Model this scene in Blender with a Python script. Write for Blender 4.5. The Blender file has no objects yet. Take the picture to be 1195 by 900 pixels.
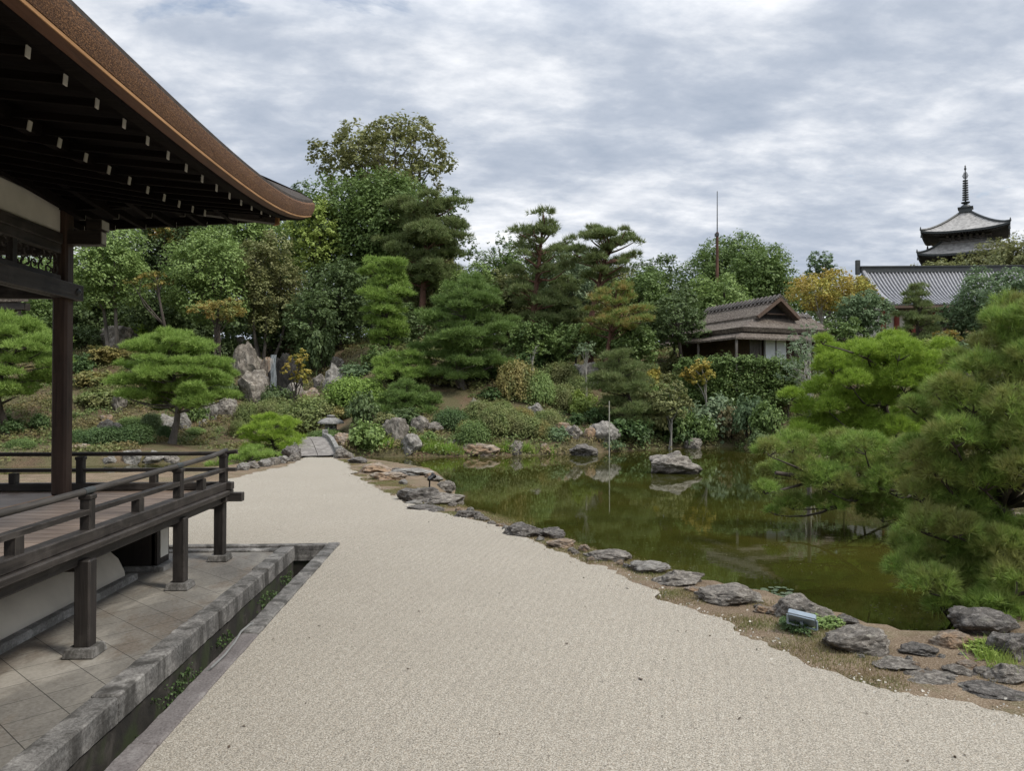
import bpy, bmesh, math, random
import numpy as np
from mathutils import Vector, Matrix, noise
R = math.radians
scene = bpy.context.scene
COL = scene.collection
RNG = np.random.default_rng(11)
random.seed(5)

# ------------------------------------------------------------------ camera
YAW, PITCH, F = R(3.0), math.atan(12/880), 880.0
CAM = np.array([0.0, 0.0, 2.4])
FW = np.array([math.sin(YAW)*math.cos(PITCH), math.cos(YAW)*math.cos(PITCH), math.sin(PITCH)])
RT = np.array([math.cos(YAW), -math.sin(YAW), 0.0])
UP = np.cross(RT, FW)
cd = bpy.data.cameras.new('camera'); cam = bpy.data.objects.new('camera', cd); COL.objects.link(cam)
cam.location = CAM; cam.rotation_euler = (math.pi/2+PITCH, 0, -YAW)
cd.sensor_fit = 'HORIZONTAL'; cd.sensor_width = 36; cd.lens = F/1195*36
cd.clip_start = 0.1; cd.clip_end = 3000
scene.camera = cam

def ray(px, py):
    return FW + (px-597.5)/F*RT + (450-py)/F*UP
def at(px, py, D):
    return CAM + ray(px, py)*D
def onz(px, py, z):
    d = ray(px, py); return CAM + d*((z-CAM[2])/d[2])

# ------------------------------------------------------------------ terrain
WATER = -0.45
near_px = [(-300,572),(0,566),(150,563),(240,556),(300,547),(350,542),(425,543),(470,549),(520,558),(534,572),(530,590),(548,602),
           (600,618),(650,636),(700,656),(760,673),(820,694),(880,704),(950,722),(1000,739),(1060,757),(1100,746),(1150,731),(1300,718),(1500,695)]
far_px = [(1500,622),(1300,610),(1195,604),(1050,592),(970,566),(912,533),(860,522),(780,524),(700,529),(620,532),(540,533),(480,534),
          (430,534),(395,535),(350,536),(300,538),(250,540),(150,543),(0,546),(-300,548)]
near_w = [onz(x, y, WATER)[:2] for x, y in near_px]
far_w = [onz(x, y, WATER)[:2] for x, y in far_px]
POND = np.array(near_w + far_w)
COURT = np.array(near_w + [np.array(p, float) for p in ((60,8),(60,-60),(-80,-60),(-80,24))])

def inpoly(P, poly):
    x, y = P[:,0], P[:,1]; r = np.zeros(len(P), bool); n = len(poly)
    for i in range(n):
        x0, y0 = poly[i]; x1, y1 = poly[(i+1) % n]
        c = ((y0 > y) != (y1 > y))
        with np.errstate(divide='ignore', invalid='ignore'):
            xi = (x1-x0)*(y-y0)/((y1-y0) if y1 != y0 else 1e-9)+x0
        r ^= c & (x < xi)
    return r
def dpoly(P, poly):
    d = np.full(len(P), 1e9); n = len(poly)
    for i in range(n):
        a = poly[i]; b = poly[(i+1) % n]; ab = b-a
        t = np.clip(((P-a)@ab)/max(ab@ab, 1e-9), 0, 1)
        q = a+t[:,None]*ab
        d = np.minimum(d, np.hypot(*(P-q).T))
    return d
def bumps(x, y):
    return (np.sin(x*.55+1.3)*np.sin(y*.47+.4)+.6*np.sin(x*1.13+y*.7)+.4*np.sin(y*1.9-x*1.3+2))
def H(P):
    P = np.atleast_2d(np.asarray(P, float))[:, :2]
    inp = inpoly(P, POND); inc = inpoly(P, COURT); d = dpoly(P, POND)
    fwd = P@FW[:2]; rt = P@RT[:2]
    px = 597.5+F*rt/np.maximum(fwd, 1)
    flat = np.interp(px, [330, 430], [7.0, 0.0])*(fwd > 0)
    flat = np.where((px > 905) & (fwd < 45), 1.2, flat)
    s = np.maximum(0, d-flat)
    hill = np.interp(d, [0, .8], [-.5, .05]) + np.interp(s, [0,1,5,10,16,25,50,120,800], [0,.2,1.5,3.6,5.5,6.9,8.0,8.6,8.6])
    hill = hill + bumps(P[:,0], P[:,1])*.12*np.clip(d/4, 0, 1)
    cst = np.interp(d, [0, .5, 1.0], [-.5, -.09, -.035])
    cst = np.where((P[:,0] < -2.24) & (P[:,1] < 12.3), -.75, cst)
    h = np.where(inp, -.5-np.minimum(d*.5, .9), np.where(inc, cst, hill))
    return h
def h1(x, y): return float(H([(x, y)])[0])
TT = np.concatenate([np.arange(4, 30, .06), np.arange(30, 90, .12)])
def hit(px, py):
    """point of the ground seen at a pixel of the photograph"""
    d = ray(px, py); P = CAM+TT[:,None]*d
    b = P[:,2] < np.maximum(H(P), WATER)
    i = int(np.argmax(b)) if b.any() else len(TT)-1
    return P[i], TT[i]
def col(px, D):
    p = at(px, 462, D); p[2] = h1(p[0], p[1]); return p

# ------------------------------------------------------------------ object helpers
def tag(o, label=None, cat=None, group=None, kind=None):
    if label: o['label'] = label
    if cat: o['category'] = cat
    if group: o['group'] = group
    if kind: o['kind'] = kind
    return o
def thing(name, label, cat, loc, group=None, rz=0):
    o = bpy.data.objects.new(name, None); COL.objects.link(o)
    o.empty_display_size = .3
    o.location = Vector([float(v) for v in loc]); o.rotation_euler = (0, 0, rz)
    return tag(o, label, cat, group)
def link(name, me, mat, parent=None, world=True):
    """link a mesh; vertices of meshes given in world space are moved under the parent's origin"""
    o = bpy.data.objects.new(name, me); COL.objects.link(o)
    if mat is not None:
        if len(me.materials) == 0: me.materials.append(mat)
        elif me.materials[0] != mat:
            o.material_slots[0].link = 'OBJECT'; o.material_slots[0].material = mat
    if parent is not None:
        o.parent = parent
        if world:
            p = parent; off = Vector((0,0,0))
            while p is not None: off += p.location; p = p.parent
            o.location = (0,0,0)
            me.transform(Matrix.Translation(-off))
    return o
def poly_mesh(name, V, k):
    """V: (n,k,3) array of separate k-gons"""
    V = np.asarray(V, np.float32); n = len(V)
    me = bpy.data.meshes.new(name)
    me.vertices.add(n*k); me.vertices.foreach_set('co', V.reshape(-1))
    me.loops.add(n*k); me.loops.foreach_set('vertex_index', np.arange(n*k, dtype=np.int32))
    me.polygons.add(n); me.polygons.foreach_set('loop_start', np.arange(0, n*k, k, dtype=np.int32))
    me.polygons.foreach_set('loop_total', np.full(n, k, np.int32))
    me.update(calc_edges=True); return me
class MB:
    def __init__(s): s.v = []; s.f = []
    def add(s, vs, fs):
        o = len(s.v); s.v += [tuple(map(float, p)) for p in vs]; s.f += [tuple(i+o for i in f) for f in fs]; return s
    def box(s, c, d, rz=0, M=None):
        x, y, z = (q/2 for q in d)
        vs = [Vector((sx*x, sy*y, sz*z)) for sz in (-1,1) for sx, sy in ((-1,-1),(1,-1),(1,1),(-1,1))]
        m = Matrix.Rotation(rz, 3, 'Z') if M is None else M
        return s.add([m@v+Vector(c) for v in vs], [(3,2,1,0),(4,5,6,7),(0,1,5,4),(1,2,6,5),(2,3,7,6),(3,0,4,7)])
    def beam(s, a, b, w, h):
        """box from a to b, w wide, h high"""
        a = Vector([float(q) for q in a]); b = Vector([float(q) for q in b]); d = b-a; L = d.length; d.normalize()
        sd = d.cross(Vector((0,0,1)))
        if sd.length < 1e-4: sd = Vector((1,0,0))
        sd.normalize(); up = sd.cross(d)
        vs = []
        for p in (a, b):
            for i, j in ((-1,-1),(1,-1),(1,1),(-1,1)): vs.append(p+sd*(i*w/2)+up*(j*h/2))
        return s.add(vs, [(0,1,2,3),(7,6,5,4),(0,4,5,1),(1,5,6,2),(2,6,7,3),(3,7,4,0)])
    def tube(s, pts, rad, n=8, cap=True):
        pts = [Vector([float(q) for q in p]) for p in pts]
        if not hasattr(rad, '__len__'): rad = [rad]*len(pts)
        vs = []; fs = []; ref = None
        for i, p in enumerate(pts):
            t = (pts[min(i+1, len(pts)-1)]-pts[max(i-1, 0)])
            if t.length < 1e-6: t = Vector((0,0,1))
            t.normalize()
            if ref is None: ref = Vector((1,0,0)) if abs(t.x) < .8 else Vector((0,1,0))
            a = (ref-t*ref.dot(t))
            if a.length < 1e-4: a = t.orthogonal()
            a.normalize(); ref = a; b = t.cross(a)
            for k in range(n):
                g = 2*math.pi*k/n; vs.append(p+(a*math.cos(g)+b*math.sin(g))*rad[i])
        for i in range(len(pts)-1):
            for k in range(n): fs.append((i*n+k, i*n+(k+1) % n, (i+1)*n+(k+1) % n, (i+1)*n+k))
        if cap: fs += [tuple(range(n-1, -1, -1)), tuple(range((len(pts)-1)*n, len(pts)*n))]
        return s.add(vs, fs)
    def lathe(s, c, prof, n=24, rz=0):
        vs = []; fs = []; m = len(prof)
        for r, z in prof:
            for k in range(n):
                g = 2*math.pi*k/n+rz; vs.append((c[0]+r*math.cos(g), c[1]+r*math.sin(g), c[2]+z))
        for i in range(m-1):
            for k in range(n): fs.append((i*n+k, i*n+(k+1) % n, (i+1)*n+(k+1) % n, (i+1)*n+k))
        fs += [tuple(range(n-1, -1, -1)), tuple(range((m-1)*n, m*n))]
        return s.add(vs, fs)
    def slab(s, q, t):
        """a face given by its corners, thickened downwards by t"""
        n = len(q); q = [Vector([float(v) for v in p]) for p in q]
        vs = q+[p-Vector((0,0,t)) for p in q]
        return s.add(vs, [tuple(range(n)), tuple(range(2*n-1, n-1, -1))]+[(i, i+n, (i+1) % n+n, (i+1) % n) for i in range(n)])
    def grid(s, G):
        """G[i][j] points"""
        a = len(G); b = len(G[0])
        return s.add([p for r in G for p in r], [(i*b+j, i*b+j+1, (i+1)*b+j+1, (i+1)*b+j) for i in range(a-1) for j in range(b-1)])
    def build(s, name, mat, parent=None, smooth=False, bevel=0, world=True):
        me = bpy.data.meshes.new(name); me.from_pydata(s.v, [], s.f); me.update()
        bm = bmesh.new(); bm.from_mesh(me); bmesh.ops.recalc_face_normals(bm, faces=bm.faces)
        bm.to_mesh(me); bm.free()
        if smooth:
            me.polygons.foreach_set('use_smooth', [True]*len(me.polygons))
            me.set_sharp_from_angle(angle=R(40))
        o = link(name, me, mat, parent, world)
        if bevel:
            b = o.modifiers.new('bevel', 'BEVEL'); b.width = bevel; b.segments = 1; b.limit_method = 'ANGLE'
        return o

# ------------------------------------------------------------------ materials
def newmat(name):
    m = bpy.data.materials.new(name); m.use_nodes = True
    nt = m.node_tree; b = nt.nodes['Principled BSDF']; return m, nt, b
def N(nt, t, **k):
    n = nt.nodes.new(t)
    for a, v in k.items():
        if a in n.inputs.keys() if isinstance(a, str) else False: n.inputs[a].default_value = v
        else: setattr(n, a, v)
    return n
def ramp(nt, fac, stops):
    r = nt.nodes.new('ShaderNodeValToRGB'); e = r.color_ramp.elements
    while len(e) < len(stops): e.new(.5)
    for q, (p, c) in zip(e, stops): q.position = p; q.color = (*c, 1) if len(c) == 3 else c
    nt.links.new(fac, r.inputs[0]); return r.outputs[0]
def mix(nt, fac, a, b, mode='MIX'):
    m = nt.nodes.new('ShaderNodeMix'); m.data_type = 'RGBA'; m.blend_type = mode
    for s, v in ((m.inputs[0], fac), (m.inputs[6], a), (m.inputs[7], b)):
        if isinstance(v, (int, float)): s.default_value = v
        elif isinstance(v, tuple): s.default_value = (*v, 1)
        else: nt.links.new(v, s)
    return m.outputs[2]
def coords(nt, scale=(1,1,1), kind='Object', rot=(0,0,0)):
    t = nt.nodes.new('ShaderNodeTexCoord'); mp = nt.nodes.new('ShaderNodeMapping')
    mp.inputs['Scale'].default_value = scale; mp.inputs['Rotation'].default_value = rot
    if kind == 'World':
        g = nt.nodes.new('ShaderNodeNewGeometry'); nt.links.new(g.outputs['Position'], mp.inputs[0])
    else: nt.links.new(t.outputs[kind], mp.inputs[0])
    return mp.outputs[0]
def nz(nt, vec, scale, detail=4, rough=.55, dist=0):
    n = nt.nodes.new('ShaderNodeTexNoise'); n.inputs['Scale'].default_value = scale; n.inputs['Detail'].default_value = detail
    n.inputs['Roughness'].default_value = rough; n.inputs['Distortion'].default_value = dist
    nt.links.new(vec, n.inputs['Vector']); return n.outputs['Fac']
def vor(nt, vec, scale, feature='F1', out='Distance'):
    n = nt.nodes.new('ShaderNodeTexVoronoi'); n.feature = feature; n.inputs['Scale'].default_value = scale
    nt.links.new(vec, n.inputs['Vector']); return n.outputs[out]
def bump(nt, b, h, strength=.5, dist=.02, prev=None):
    n = nt.nodes.new('ShaderNodeBump'); n.inputs['Strength'].default_value = strength; n.inputs['Distance'].default_value = dist
    nt.links.new(h, n.inputs['Height'])
    if prev is not None: nt.links.new(prev, n.inputs['Normal'])
    if b is not None: nt.links.new(n.outputs[0], b.inputs['Normal'])
    return n.outputs[0]
def math_(nt, op, a, b=None, clamp=False):
    m = nt.nodes.new('ShaderNodeMath'); m.operation = op; m.use_clamp = clamp
    for i, v in enumerate((a, b)):
        if v is None: continue
        if isinstance(v, (int, float)): m.inputs[i].default_value = v
        else: nt.links.new(v, m.inputs[i])
    return m.outputs[0]

def foliage(name, c1, c2, c3=None, transl=.3, patch=.5, rough=.55):
    """leaf colours vary from leaf to leaf and in patches from branch to branch"""
    m, nt, b = newmat(name)
    g = nt.nodes.new('ShaderNodeNewGeometry')
    K = 2.7; c1, c2 = (tuple(q*K for q in c) for c in (c1, c2)); c3 = None if c3 is None else tuple(q*K for q in c3)
    rc = ramp(nt, g.outputs['Random Per Island'], [(0, c1), (1, c2)])
    if c3 is not None:
        f = nz(nt, coords(nt), patch, 3); f2 = ramp(nt, f, [(.42, (0,0,0)), (.62, (1,1,1))])
        rc = mix(nt, f2, rc, c3)
    nt.links.new(rc, b.inputs['Base Color']); b.inputs['Roughness'].default_value = rough
    b.inputs['Specular IOR Level'].default_value = .3
    t = nt.nodes.new('ShaderNodeBsdfTranslucent'); nt.links.new(rc, t.inputs[0])
    x = nt.nodes.new('ShaderNodeMixShader'); x.inputs[0].default_value = transl
    nt.links.new(b.outputs[0], x.inputs[1]); nt.links.new(t.outputs[0], x.inputs[2])
    nt.links.new(x.outputs[0], nt.nodes['Material Output'].inputs[0]); return m

def wood(name, c1, c2, axis='Y', rough=.6, scale=1.0, island=False, spec=.3, worn=None):
    m, nt, b = newmat(name)
    sc = {'X': (1,14,14), 'Y': (14,1,14), 'Z': (14,14,1)}[axis]
    v = coords(nt, tuple(q*scale for q in sc))
    f = nz(nt, v, 1.6, 6, .62, .4); c = ramp(nt, f, [(.3, c1), (.72, c2)])
    if island:
        g = nt.nodes.new('ShaderNodeNewGeometry')
        c = mix(nt, ramp(nt, g.outputs['Random Per Island'], [(0, (.45,.45,.45)), (1, (1,1,1))]), tuple(.5*q for q in c1), c)
    w = nz(nt, coords(nt, (1,1,1)), 1.1, 4); c = mix(nt, ramp(nt, w, [(.4, (0,0,0)), (.7, (.5,.5,.5))]), c, tuple(q*1.5 for q in c2))
    if worn is not None:   # rubbed, greyed arrises and weathered patches
        bv = nt.nodes.new('ShaderNodeBevel'); bv.samples = 4; bv.inputs['Radius'].default_value = .016
        g = nt.nodes.new('ShaderNodeNewGeometry'); dt = nt.nodes.new('ShaderNodeVectorMath'); dt.operation = 'DOT_PRODUCT'
        nt.links.new(bv.outputs[0], dt.inputs[0]); nt.links.new(g.outputs['Normal'], dt.inputs[1])
        e = ramp(nt, dt.outputs['Value'], [(.86, (1,1,1)), (.985, (0,0,0))])
        pn = nz(nt, coords(nt, (1,1,1), 'World'), 7, 5, .65); e = mix(nt, 1.0, e, ramp(nt, pn, [(.40, (.1,.1,.1)), (.62, (.85,.85,.85))]), 'MULTIPLY')
        c = mix(nt, e, c, worn)
        q = nz(nt, coords(nt, (1,1,1), 'World'), 2.3, 6, .65); c = mix(nt, ramp(nt, q, [(.52, (0,0,0)), (.66, (.4,.4,.4))]), c, tuple(.6*z for z in worn))
    nt.links.new(c, b.inputs['Base Color']); b.inputs['Roughness'].default_value = rough; b.inputs['Specular IOR Level'].default_value = spec
    bump(nt, b, f, .5, .012); return m

def rockmat(name, base, light, dark, warm=None):
    m, nt, b = newmat(name)
    v = coords(nt)
    oi = nt.nodes.new('ShaderNodeObjectInfo'); ad = nt.nodes.new('ShaderNodeVectorMath'); ad.operation = 'ADD'
    nt.links.new(v, ad.inputs[0]); nt.links.new(oi.outputs['Random'], ad.inputs[1]); v = ad.outputs[0]
    f = nz(nt, v, 3.5, 8, .65, .6); c = ramp(nt, f, [(.36, dark), (.5, base), (.64, light)])
    l = nz(nt, v, 7, 6, .7, 1.0); c = mix(nt, ramp(nt, l, [(.55, (0,0,0)), (.61, (.9,.9,.9))]), c, tuple(min(.5,q*1.2) for q in light))
    d = nz(nt, v, 2.2, 5, .6, .8); c = mix(nt, ramp(nt, d, [(.48, (0,0,0)), (.6, (.85,.85,.85))]), c, dark)
    if warm is not None:
        w = nz(nt, v, 1.3, 3); c = mix(nt, ramp(nt, w, [(.42, (0,0,0)), (.6, (.85,.85,.85))]), c, warm)
    ms = nz(nt, v, 1.7, 5); c = mix(nt, ramp(nt, ms, [(.6, (0,0,0)), (.75, (.6,.6,.6))]), c, (.06,.075,.025))
    sp = nz(nt, v, 45, 3); c = mix(nt, .35, c, ramp(nt, sp, [(.35, dark), (.65, light)]))
    nt.links.new(c, b.inputs['Base Color']); b.inputs['Roughness'].default_value = .85; b.inputs['Specular IOR Level'].default_value = .25
    n1 = bump(nt, None, f, .9, .06); n2 = bump(nt, None, sp, .4, .01, n1); bump(nt, b, vor(nt, v, 3.0, 'DISTANCE_TO_EDGE'), .25, .03, n2)
    return m
def plain(name, c, rough=.6, var=.25, scale=6, metal=0, spec=.4):
    m, nt, b = newmat(name)
    f = nz(nt, coords(nt), scale, 5); k = ramp(nt, f, [(.3, tuple(q*(1-var) for q in c)), (.7, tuple(min(1, q*(1+var)) for q in c))])
    nt.links.new(k, b.inputs['Base Color']); b.inputs['Roughness'].default_value = rough; b.inputs['Metallic'].default_value = metal
    b.inputs['Specular IOR Level'].default_value = spec
    bump(nt, b, f, .15, .01); return m

M = {}
M['dark_wood_y'] = wood('dark_wood_y', (.006,.005,.0045), (.045,.038,.033), 'Y', worn=(.16,.14,.125))
M['dark_wood_x'] = wood('dark_wood_x', (.006,.005,.0045), (.045,.038,.033), 'X', worn=(.16,.14,.125))
M['dark_wood_z'] = wood('dark_wood_z', (.006,.0052,.005), (.032,.027,.024), 'Z', worn=(.12,.105,.09))
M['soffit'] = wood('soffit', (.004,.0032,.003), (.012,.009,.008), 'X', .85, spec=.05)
M['pillar'] = wood('pillar', (.014,.010,.008), (.075,.047,.034), 'Z')
M['deck'] = wood('deck', (.09,.062,.046), (.33,.25,.195), 'X', .5, 1, True)
M['sill'] = wood('sill', (.2,.10,.05), (.42,.24,.12), 'Y')
M['fascia'] = wood('fascia', (.26,.13,.055), (.46,.26,.12), 'Y'); M['fascia_shaded'] = wood('fascia_shaded', (.05,.022,.012), (.12,.055,.03), 'Y')
M['rail_wood'] = wood('rail_wood', (.018,.016,.014), (.085,.076,.068), 'Y')
M['white_paint'] = plain('white_paint', (.72,.70,.64), .6, .08)
M['plaster'] = plain('plaster', (.62,.60,.54), .85, .10, 2.5)
M['bank_plaster'] = plain('bank_plaster', (.52,.48,.41), .9, .22, 1.2)
M['bridge_stone'] = rockmat('bridge_stone', (.25,.225,.205), (.33,.31,.285), (.13,.115,.105))
M['stone_block'] = rockmat('stone_block', (.26,.255,.24), (.36,.35,.33), (.12,.115,.105))
M['metal_grey'] = plain('metal_grey', (.34,.40,.45), .4, .1, 9, .3)
M['black_plastic'] = plain('black_plastic', (.012,.012,.013), .4, .2)
M['lens'] = plain('lens', (.25,.28,.30), .1, .1)
M['bark_grey'] = wood('bark_grey', (.05,.043,.036), (.17,.15,.13), 'Z', .9, .35)
M['bark_dark'] = wood('bark_dark', (.022,.018,.015), (.085,.07,.058), 'Z', .9, .35)
M['bark_red'] = wood('bark_red', (.05,.025,.018), (.17,.09,.065), 'Z', .9, .35)
M['bark_pale'] = wood('bark_pale', (.22,.20,.18), (.42,.40,.36), 'Z', .9, .5)
M['rock_grey'] = rockmat('rock_grey', (.180,.158,.135), (.37,.34,.295), (.050,.042,.035))
M['rock_dark'] = rockmat('rock_dark', (.10,.088,.078), (.27,.25,.225), (.032,.028,.025))
M['rock_pale'] = rockmat('rock_pale', (.235,.22,.195), (.38,.36,.325), (.085,.076,.067))
M['rock_warm'] = rockmat('rock_warm', (.25,.20,.155), (.42,.36,.29), (.09,.07,.055), (.34,.20,.10))

# bark shingle eave edge: tiny stacked layers
m, nt, b = newmat('cypress_bark')
v = coords(nt, (1,1,1), 'World'); f = nz(nt, coords(nt, (70,70,110), 'World'), 1.0, 4, .7); g2 = nz(nt, v, 1.4, 4)
c = ramp(nt, f, [(.36, (.03,.013,.006)), (.52, (.16,.078,.034)), (.66, (.44,.23,.105))])
nt.links.new(mix(nt, ramp(nt, g2, [(.35, (0,0,0)), (.7, (.45,.45,.45))]), c, (.08,.035,.018)), b.inputs['Base Color'])
b.inputs['Roughness'].default_value = .9; bump(nt, b, f, .9, .02); M['cypress_bark'] = m
m, nt, b = newmat('roof_bark')
f = nz(nt, coords(nt, (1,1,1), 'World'), 9, 6, .7); nt.links.new(ramp(nt, f, [(.3, (.016,.012,.009)), (.7, (.065,.050,.038))]), b.inputs['Base Color'])
b.inputs['Roughness'].default_value = .95; bump(nt, b, f, .6, .03); M['roof_bark'] = m

# raked pale gravel
m, nt, b = newmat('gravel')
v = coords(nt, (1,1,1), 'World')
cell = vor(nt, v, 125, 'F1', 'Color'); dd = vor(nt, v, 125)
sx = N(nt, 'ShaderNodeSeparateColor'); nt.links.new(cell, sx.inputs[0])
c = ramp(nt, sx.outputs[0], [(0, (.145,.132,.112)), (.12, (.285,.256,.208)), (.55, (.405,.368,.302)), (.9, (.55,.508,.436)), (1, (.38,.30,.22))])
n0 = nz(nt, v, 75, 3, .7); c = mix(nt, ramp(nt, n0, [(.40, (.8,.8,.8)), (.50, (0,0,0))]), c, (.13,.11,.083))
n1 = nz(nt, v, .5, 4, .6); c = mix(nt, ramp(nt, n1, [(.35, (0,0,0)), (.7, (.26,.26,.26))]), c, (.27,.24,.195))
n3 = nz(nt, v, 5, 5, .7); c = mix(nt, ramp(nt, n3, [(.55, (0,0,0)), (.8, (.35,.35,.35))]), c, (.20,.182,.155))
n4 = nz(nt, v, 17, 3, .7); c = mix(nt, ramp(nt, n4, [(.64, (0,0,0)), (.72, (.8,.8,.8))]), c, (.13,.115,.095))
nt.links.new(c, b.inputs['Base Color']); b.inputs['Roughness'].default_value = .95; b.inputs['Specular IOR Level'].default_value = .15
wv = nt.nodes.new('ShaderNodeTexWave'); wv.wave_type = 'BANDS'; wv.bands_direction = 'X'; wv.inputs['Scale'].default_value = 3.0; wv.inputs['Distortion'].default_value = 5.0
wv.inputs['Detail'].default_value = 2; wv.inputs['Detail Scale'].default_value = .35
nt.links.new(coords(nt, (1,1,1), 'World', (0,0,R(17))), wv.inputs[0])
p1_ = bump(nt, None, wv.outputs['Fac'], .10, .03); p2_ = bump(nt, None, n0, .45, .014, p1_); bump(nt, b, dd, .35, .006, p2_)
M['gravel'] = m

# soil with moss, needles, grass
m, nt, b = newmat('soil')
v = coords(nt, (1,1,1), 'World')
f = nz(nt, v, 1.2, 8, .65); c = ramp(nt, f, [(.3, (.045,.030,.018)), (.5, (.105,.066,.038)), (.68, (.19,.135,.085))])
f2 = nz(nt, v, .65, 6, .68); c = mix(nt, ramp(nt, f2, [(.40, (0,0,0)), (.52, (.9,.9,.9))]), c, (.060,.078,.024))
f3 = nz(nt, v, 38, 3, .7); c = mix(nt, .5, c, ramp(nt, f3, [(.3, (.03,.025,.018)), (.5, (.13,.095,.06)), (.72, (.33,.26,.18))]))
nt.links.new(c, b.inputs['Base Color']); b.inputs['Roughness'].default_value = .95; b.inputs['Specular IOR Level'].default_value = .15
bump(nt, b, f3, .7, .03); M['soil'] = m

# murky pond water
m, nt, b = newmat('water')
v = coords(nt, (1,1,1), 'World')
f = nz(nt, v, .22, 5, .6, .6); c = ramp(nt, f, [(.3, (.022,.025,.005)), (.52, (.038,.039,.007)), (.72, (.056,.051,.010))])
nt.links.new(c, b.inputs['Base Color']); b.inputs['Roughness'].default_value = .006; b.inputs['IOR'].default_value = 1.333
rp = nz(nt, coords(nt, (1,2.2,1), 'World'), 2.2, 3, .5); bump(nt, b, rp, .014, .05); M['water'] = m

# diamond paving
m, nt, b = newmat('paving')
v = coords(nt, (1,1,1), 'World', (0,0,R(45)))
br = nt.nodes.new('ShaderNodeTexBrick'); br.offset = 0; br.squash = 1; nt.links.new(v, br.inputs[0])
br.inputs['Scale'].default_value = 1.0; br.inputs['Brick Width'].default_value = .41; br.inputs['Row Height'].default_value = .41
br.inputs['Mortar Size'].default_value = .004; br.inputs['Mortar Smooth'].default_value = .3; br.inputs['Bias'].default_value = 0
br.inputs['Color1'].default_value = (.9,.9,.9,1); br.inputs['Color2'].default_value = (1,1,1,1); br.inputs['Mortar'].default_value = (.12,.11,.1,1)
vw = coords(nt, (1,.45,1), 'World')
f = nz(nt, vw, 1.1, 6, .6, .5); c = ramp(nt, f, [(.34, (.080,.070,.056)), (.5, (.175,.158,.128)), (.64, (.38,.345,.285))])
f2 = nz(nt, vw, 2.0, 5, .65); c = mix(nt, ramp(nt, f2, [(.50, (0,0,0)), (.62, (.75,.75,.75))]), c, (.105,.072,.040))
f3 = nz(nt, v, 30, 4, .7); c = mix(nt, .25, c, ramp(nt, f3, [(.3, (.08,.075,.07)), (.7, (.42,.4,.37))]))
c = mix(nt, 1.0, c, br.outputs['Color'], 'MULTIPLY')
nt.links.new(c, b.inputs['Base Color']); b.inputs['Roughness'].default_value = .8
bump(nt, b, f3, .2, .006); M['paving'] = m

# old kerb and drain stone: dark lichen, streaks, moss at the foot
m, nt, b = newmat('kerb_stone')
v = coords(nt, (1,1,1), 'World')
f = nz(nt, v, 2.2, 7, .68, .4); c = ramp(nt, f, [(.38, (.032,.028,.025)), (.53, (.105,.094,.085)), (.68, (.33,.31,.28))])
f3 = nz(nt, v, 42, 4, .7); c = mix(nt, .4, c, ramp(nt, f3, [(.32, (.05,.045,.04)), (.68, (.42,.41,.38))]))
st = nz(nt, coords(nt, (4,4,.8), 'World'), 1, 4, .6); c = mix(nt, ramp(nt, st, [(.46, (0,0,0)), (.60, (.8,.8,.8))]), c, (.030,.027,.022))
nt.links.new(c, b.inputs['Base Color']); b.inputs['Roughness'].default_value = .9; bump(nt, b, f3, .5, .01); M['kerb_stone'] = m
m, nt, b = newmat('kerb_purple')
f = nz(nt, v0 if False else coords(nt, (1,1,1), 'World'), 2.5, 6, .65); c = ramp(nt, f, [(.3, (.062,.052,.047)), (.6, (.14,.125,.115)), (.75, (.25,.24,.22))])
f3 = nz(nt, coords(nt, (1,1,1), 'World'), 50, 4, .7); c = mix(nt, .4, c, ramp(nt, f3, [(.32, (.06,.045,.045)), (.68, (.33,.30,.29))]))
nt.links.new(c, b.inputs['Base Color']); b.inputs['Roughness'].default_value = .9; bump(nt, b, f3, .5, .01); M['kerb_purple'] = m
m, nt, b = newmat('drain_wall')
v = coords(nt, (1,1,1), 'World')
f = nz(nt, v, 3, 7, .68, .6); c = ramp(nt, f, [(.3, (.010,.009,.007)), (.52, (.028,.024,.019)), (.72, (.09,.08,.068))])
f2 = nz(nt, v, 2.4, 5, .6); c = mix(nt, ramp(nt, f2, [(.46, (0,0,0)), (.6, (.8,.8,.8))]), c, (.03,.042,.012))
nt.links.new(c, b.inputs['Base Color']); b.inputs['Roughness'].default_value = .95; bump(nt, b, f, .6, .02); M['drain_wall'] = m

# thatch
m, nt, b = newmat('thatch')
v = coords(nt, (1,1,1), 'World')
f = nz(nt, v, 7, 6, .7); c = ramp(nt, f, [(.34, (.06,.046,.036)), (.52, (.155,.128,.104)), (.68, (.30,.26,.215))])
f2 = nz(nt, v, .7, 4); c = mix(nt, ramp(nt, f2, [(.4, (0,0,0)), (.65, (.5,.5,.5))]), c, (.085,.06,.048))
nt.links.new(c, b.inputs['Base Color']); b.inputs['Roughness'].default_value = .95; bump(nt, b, f, 1.0, .12); M['thatch'] = m
M['tile'] = plain('tile', (.10,.103,.112), .45, .3, 4)
M['tile_light'] = plain('tile_light', (.30,.30,.315), .5, .25, 4)
M['tile_pag'] = plain('tile_pag', (.32,.308,.29), .6, .4, 2.5)
M['red_paint'] = plain('red_paint', (.22,.045,.03), .6, .2); M['red_shaded'] = plain('red_shaded', (.05,.018,.014), .7, .3)
M['bronze'] = plain('bronze', (.045,.05,.05), .5, .3)
M['shoji'] = plain('shoji', (.78,.80,.82), .8, .04)
M['brown_wall'] = wood('brown_wall', (.045,.03,.022), (.13,.085,.06), 'Z')
M['old_wood'] = wood('old_wood', (.06,.05,.045), (.17,.15,.135), 'Z')

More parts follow.
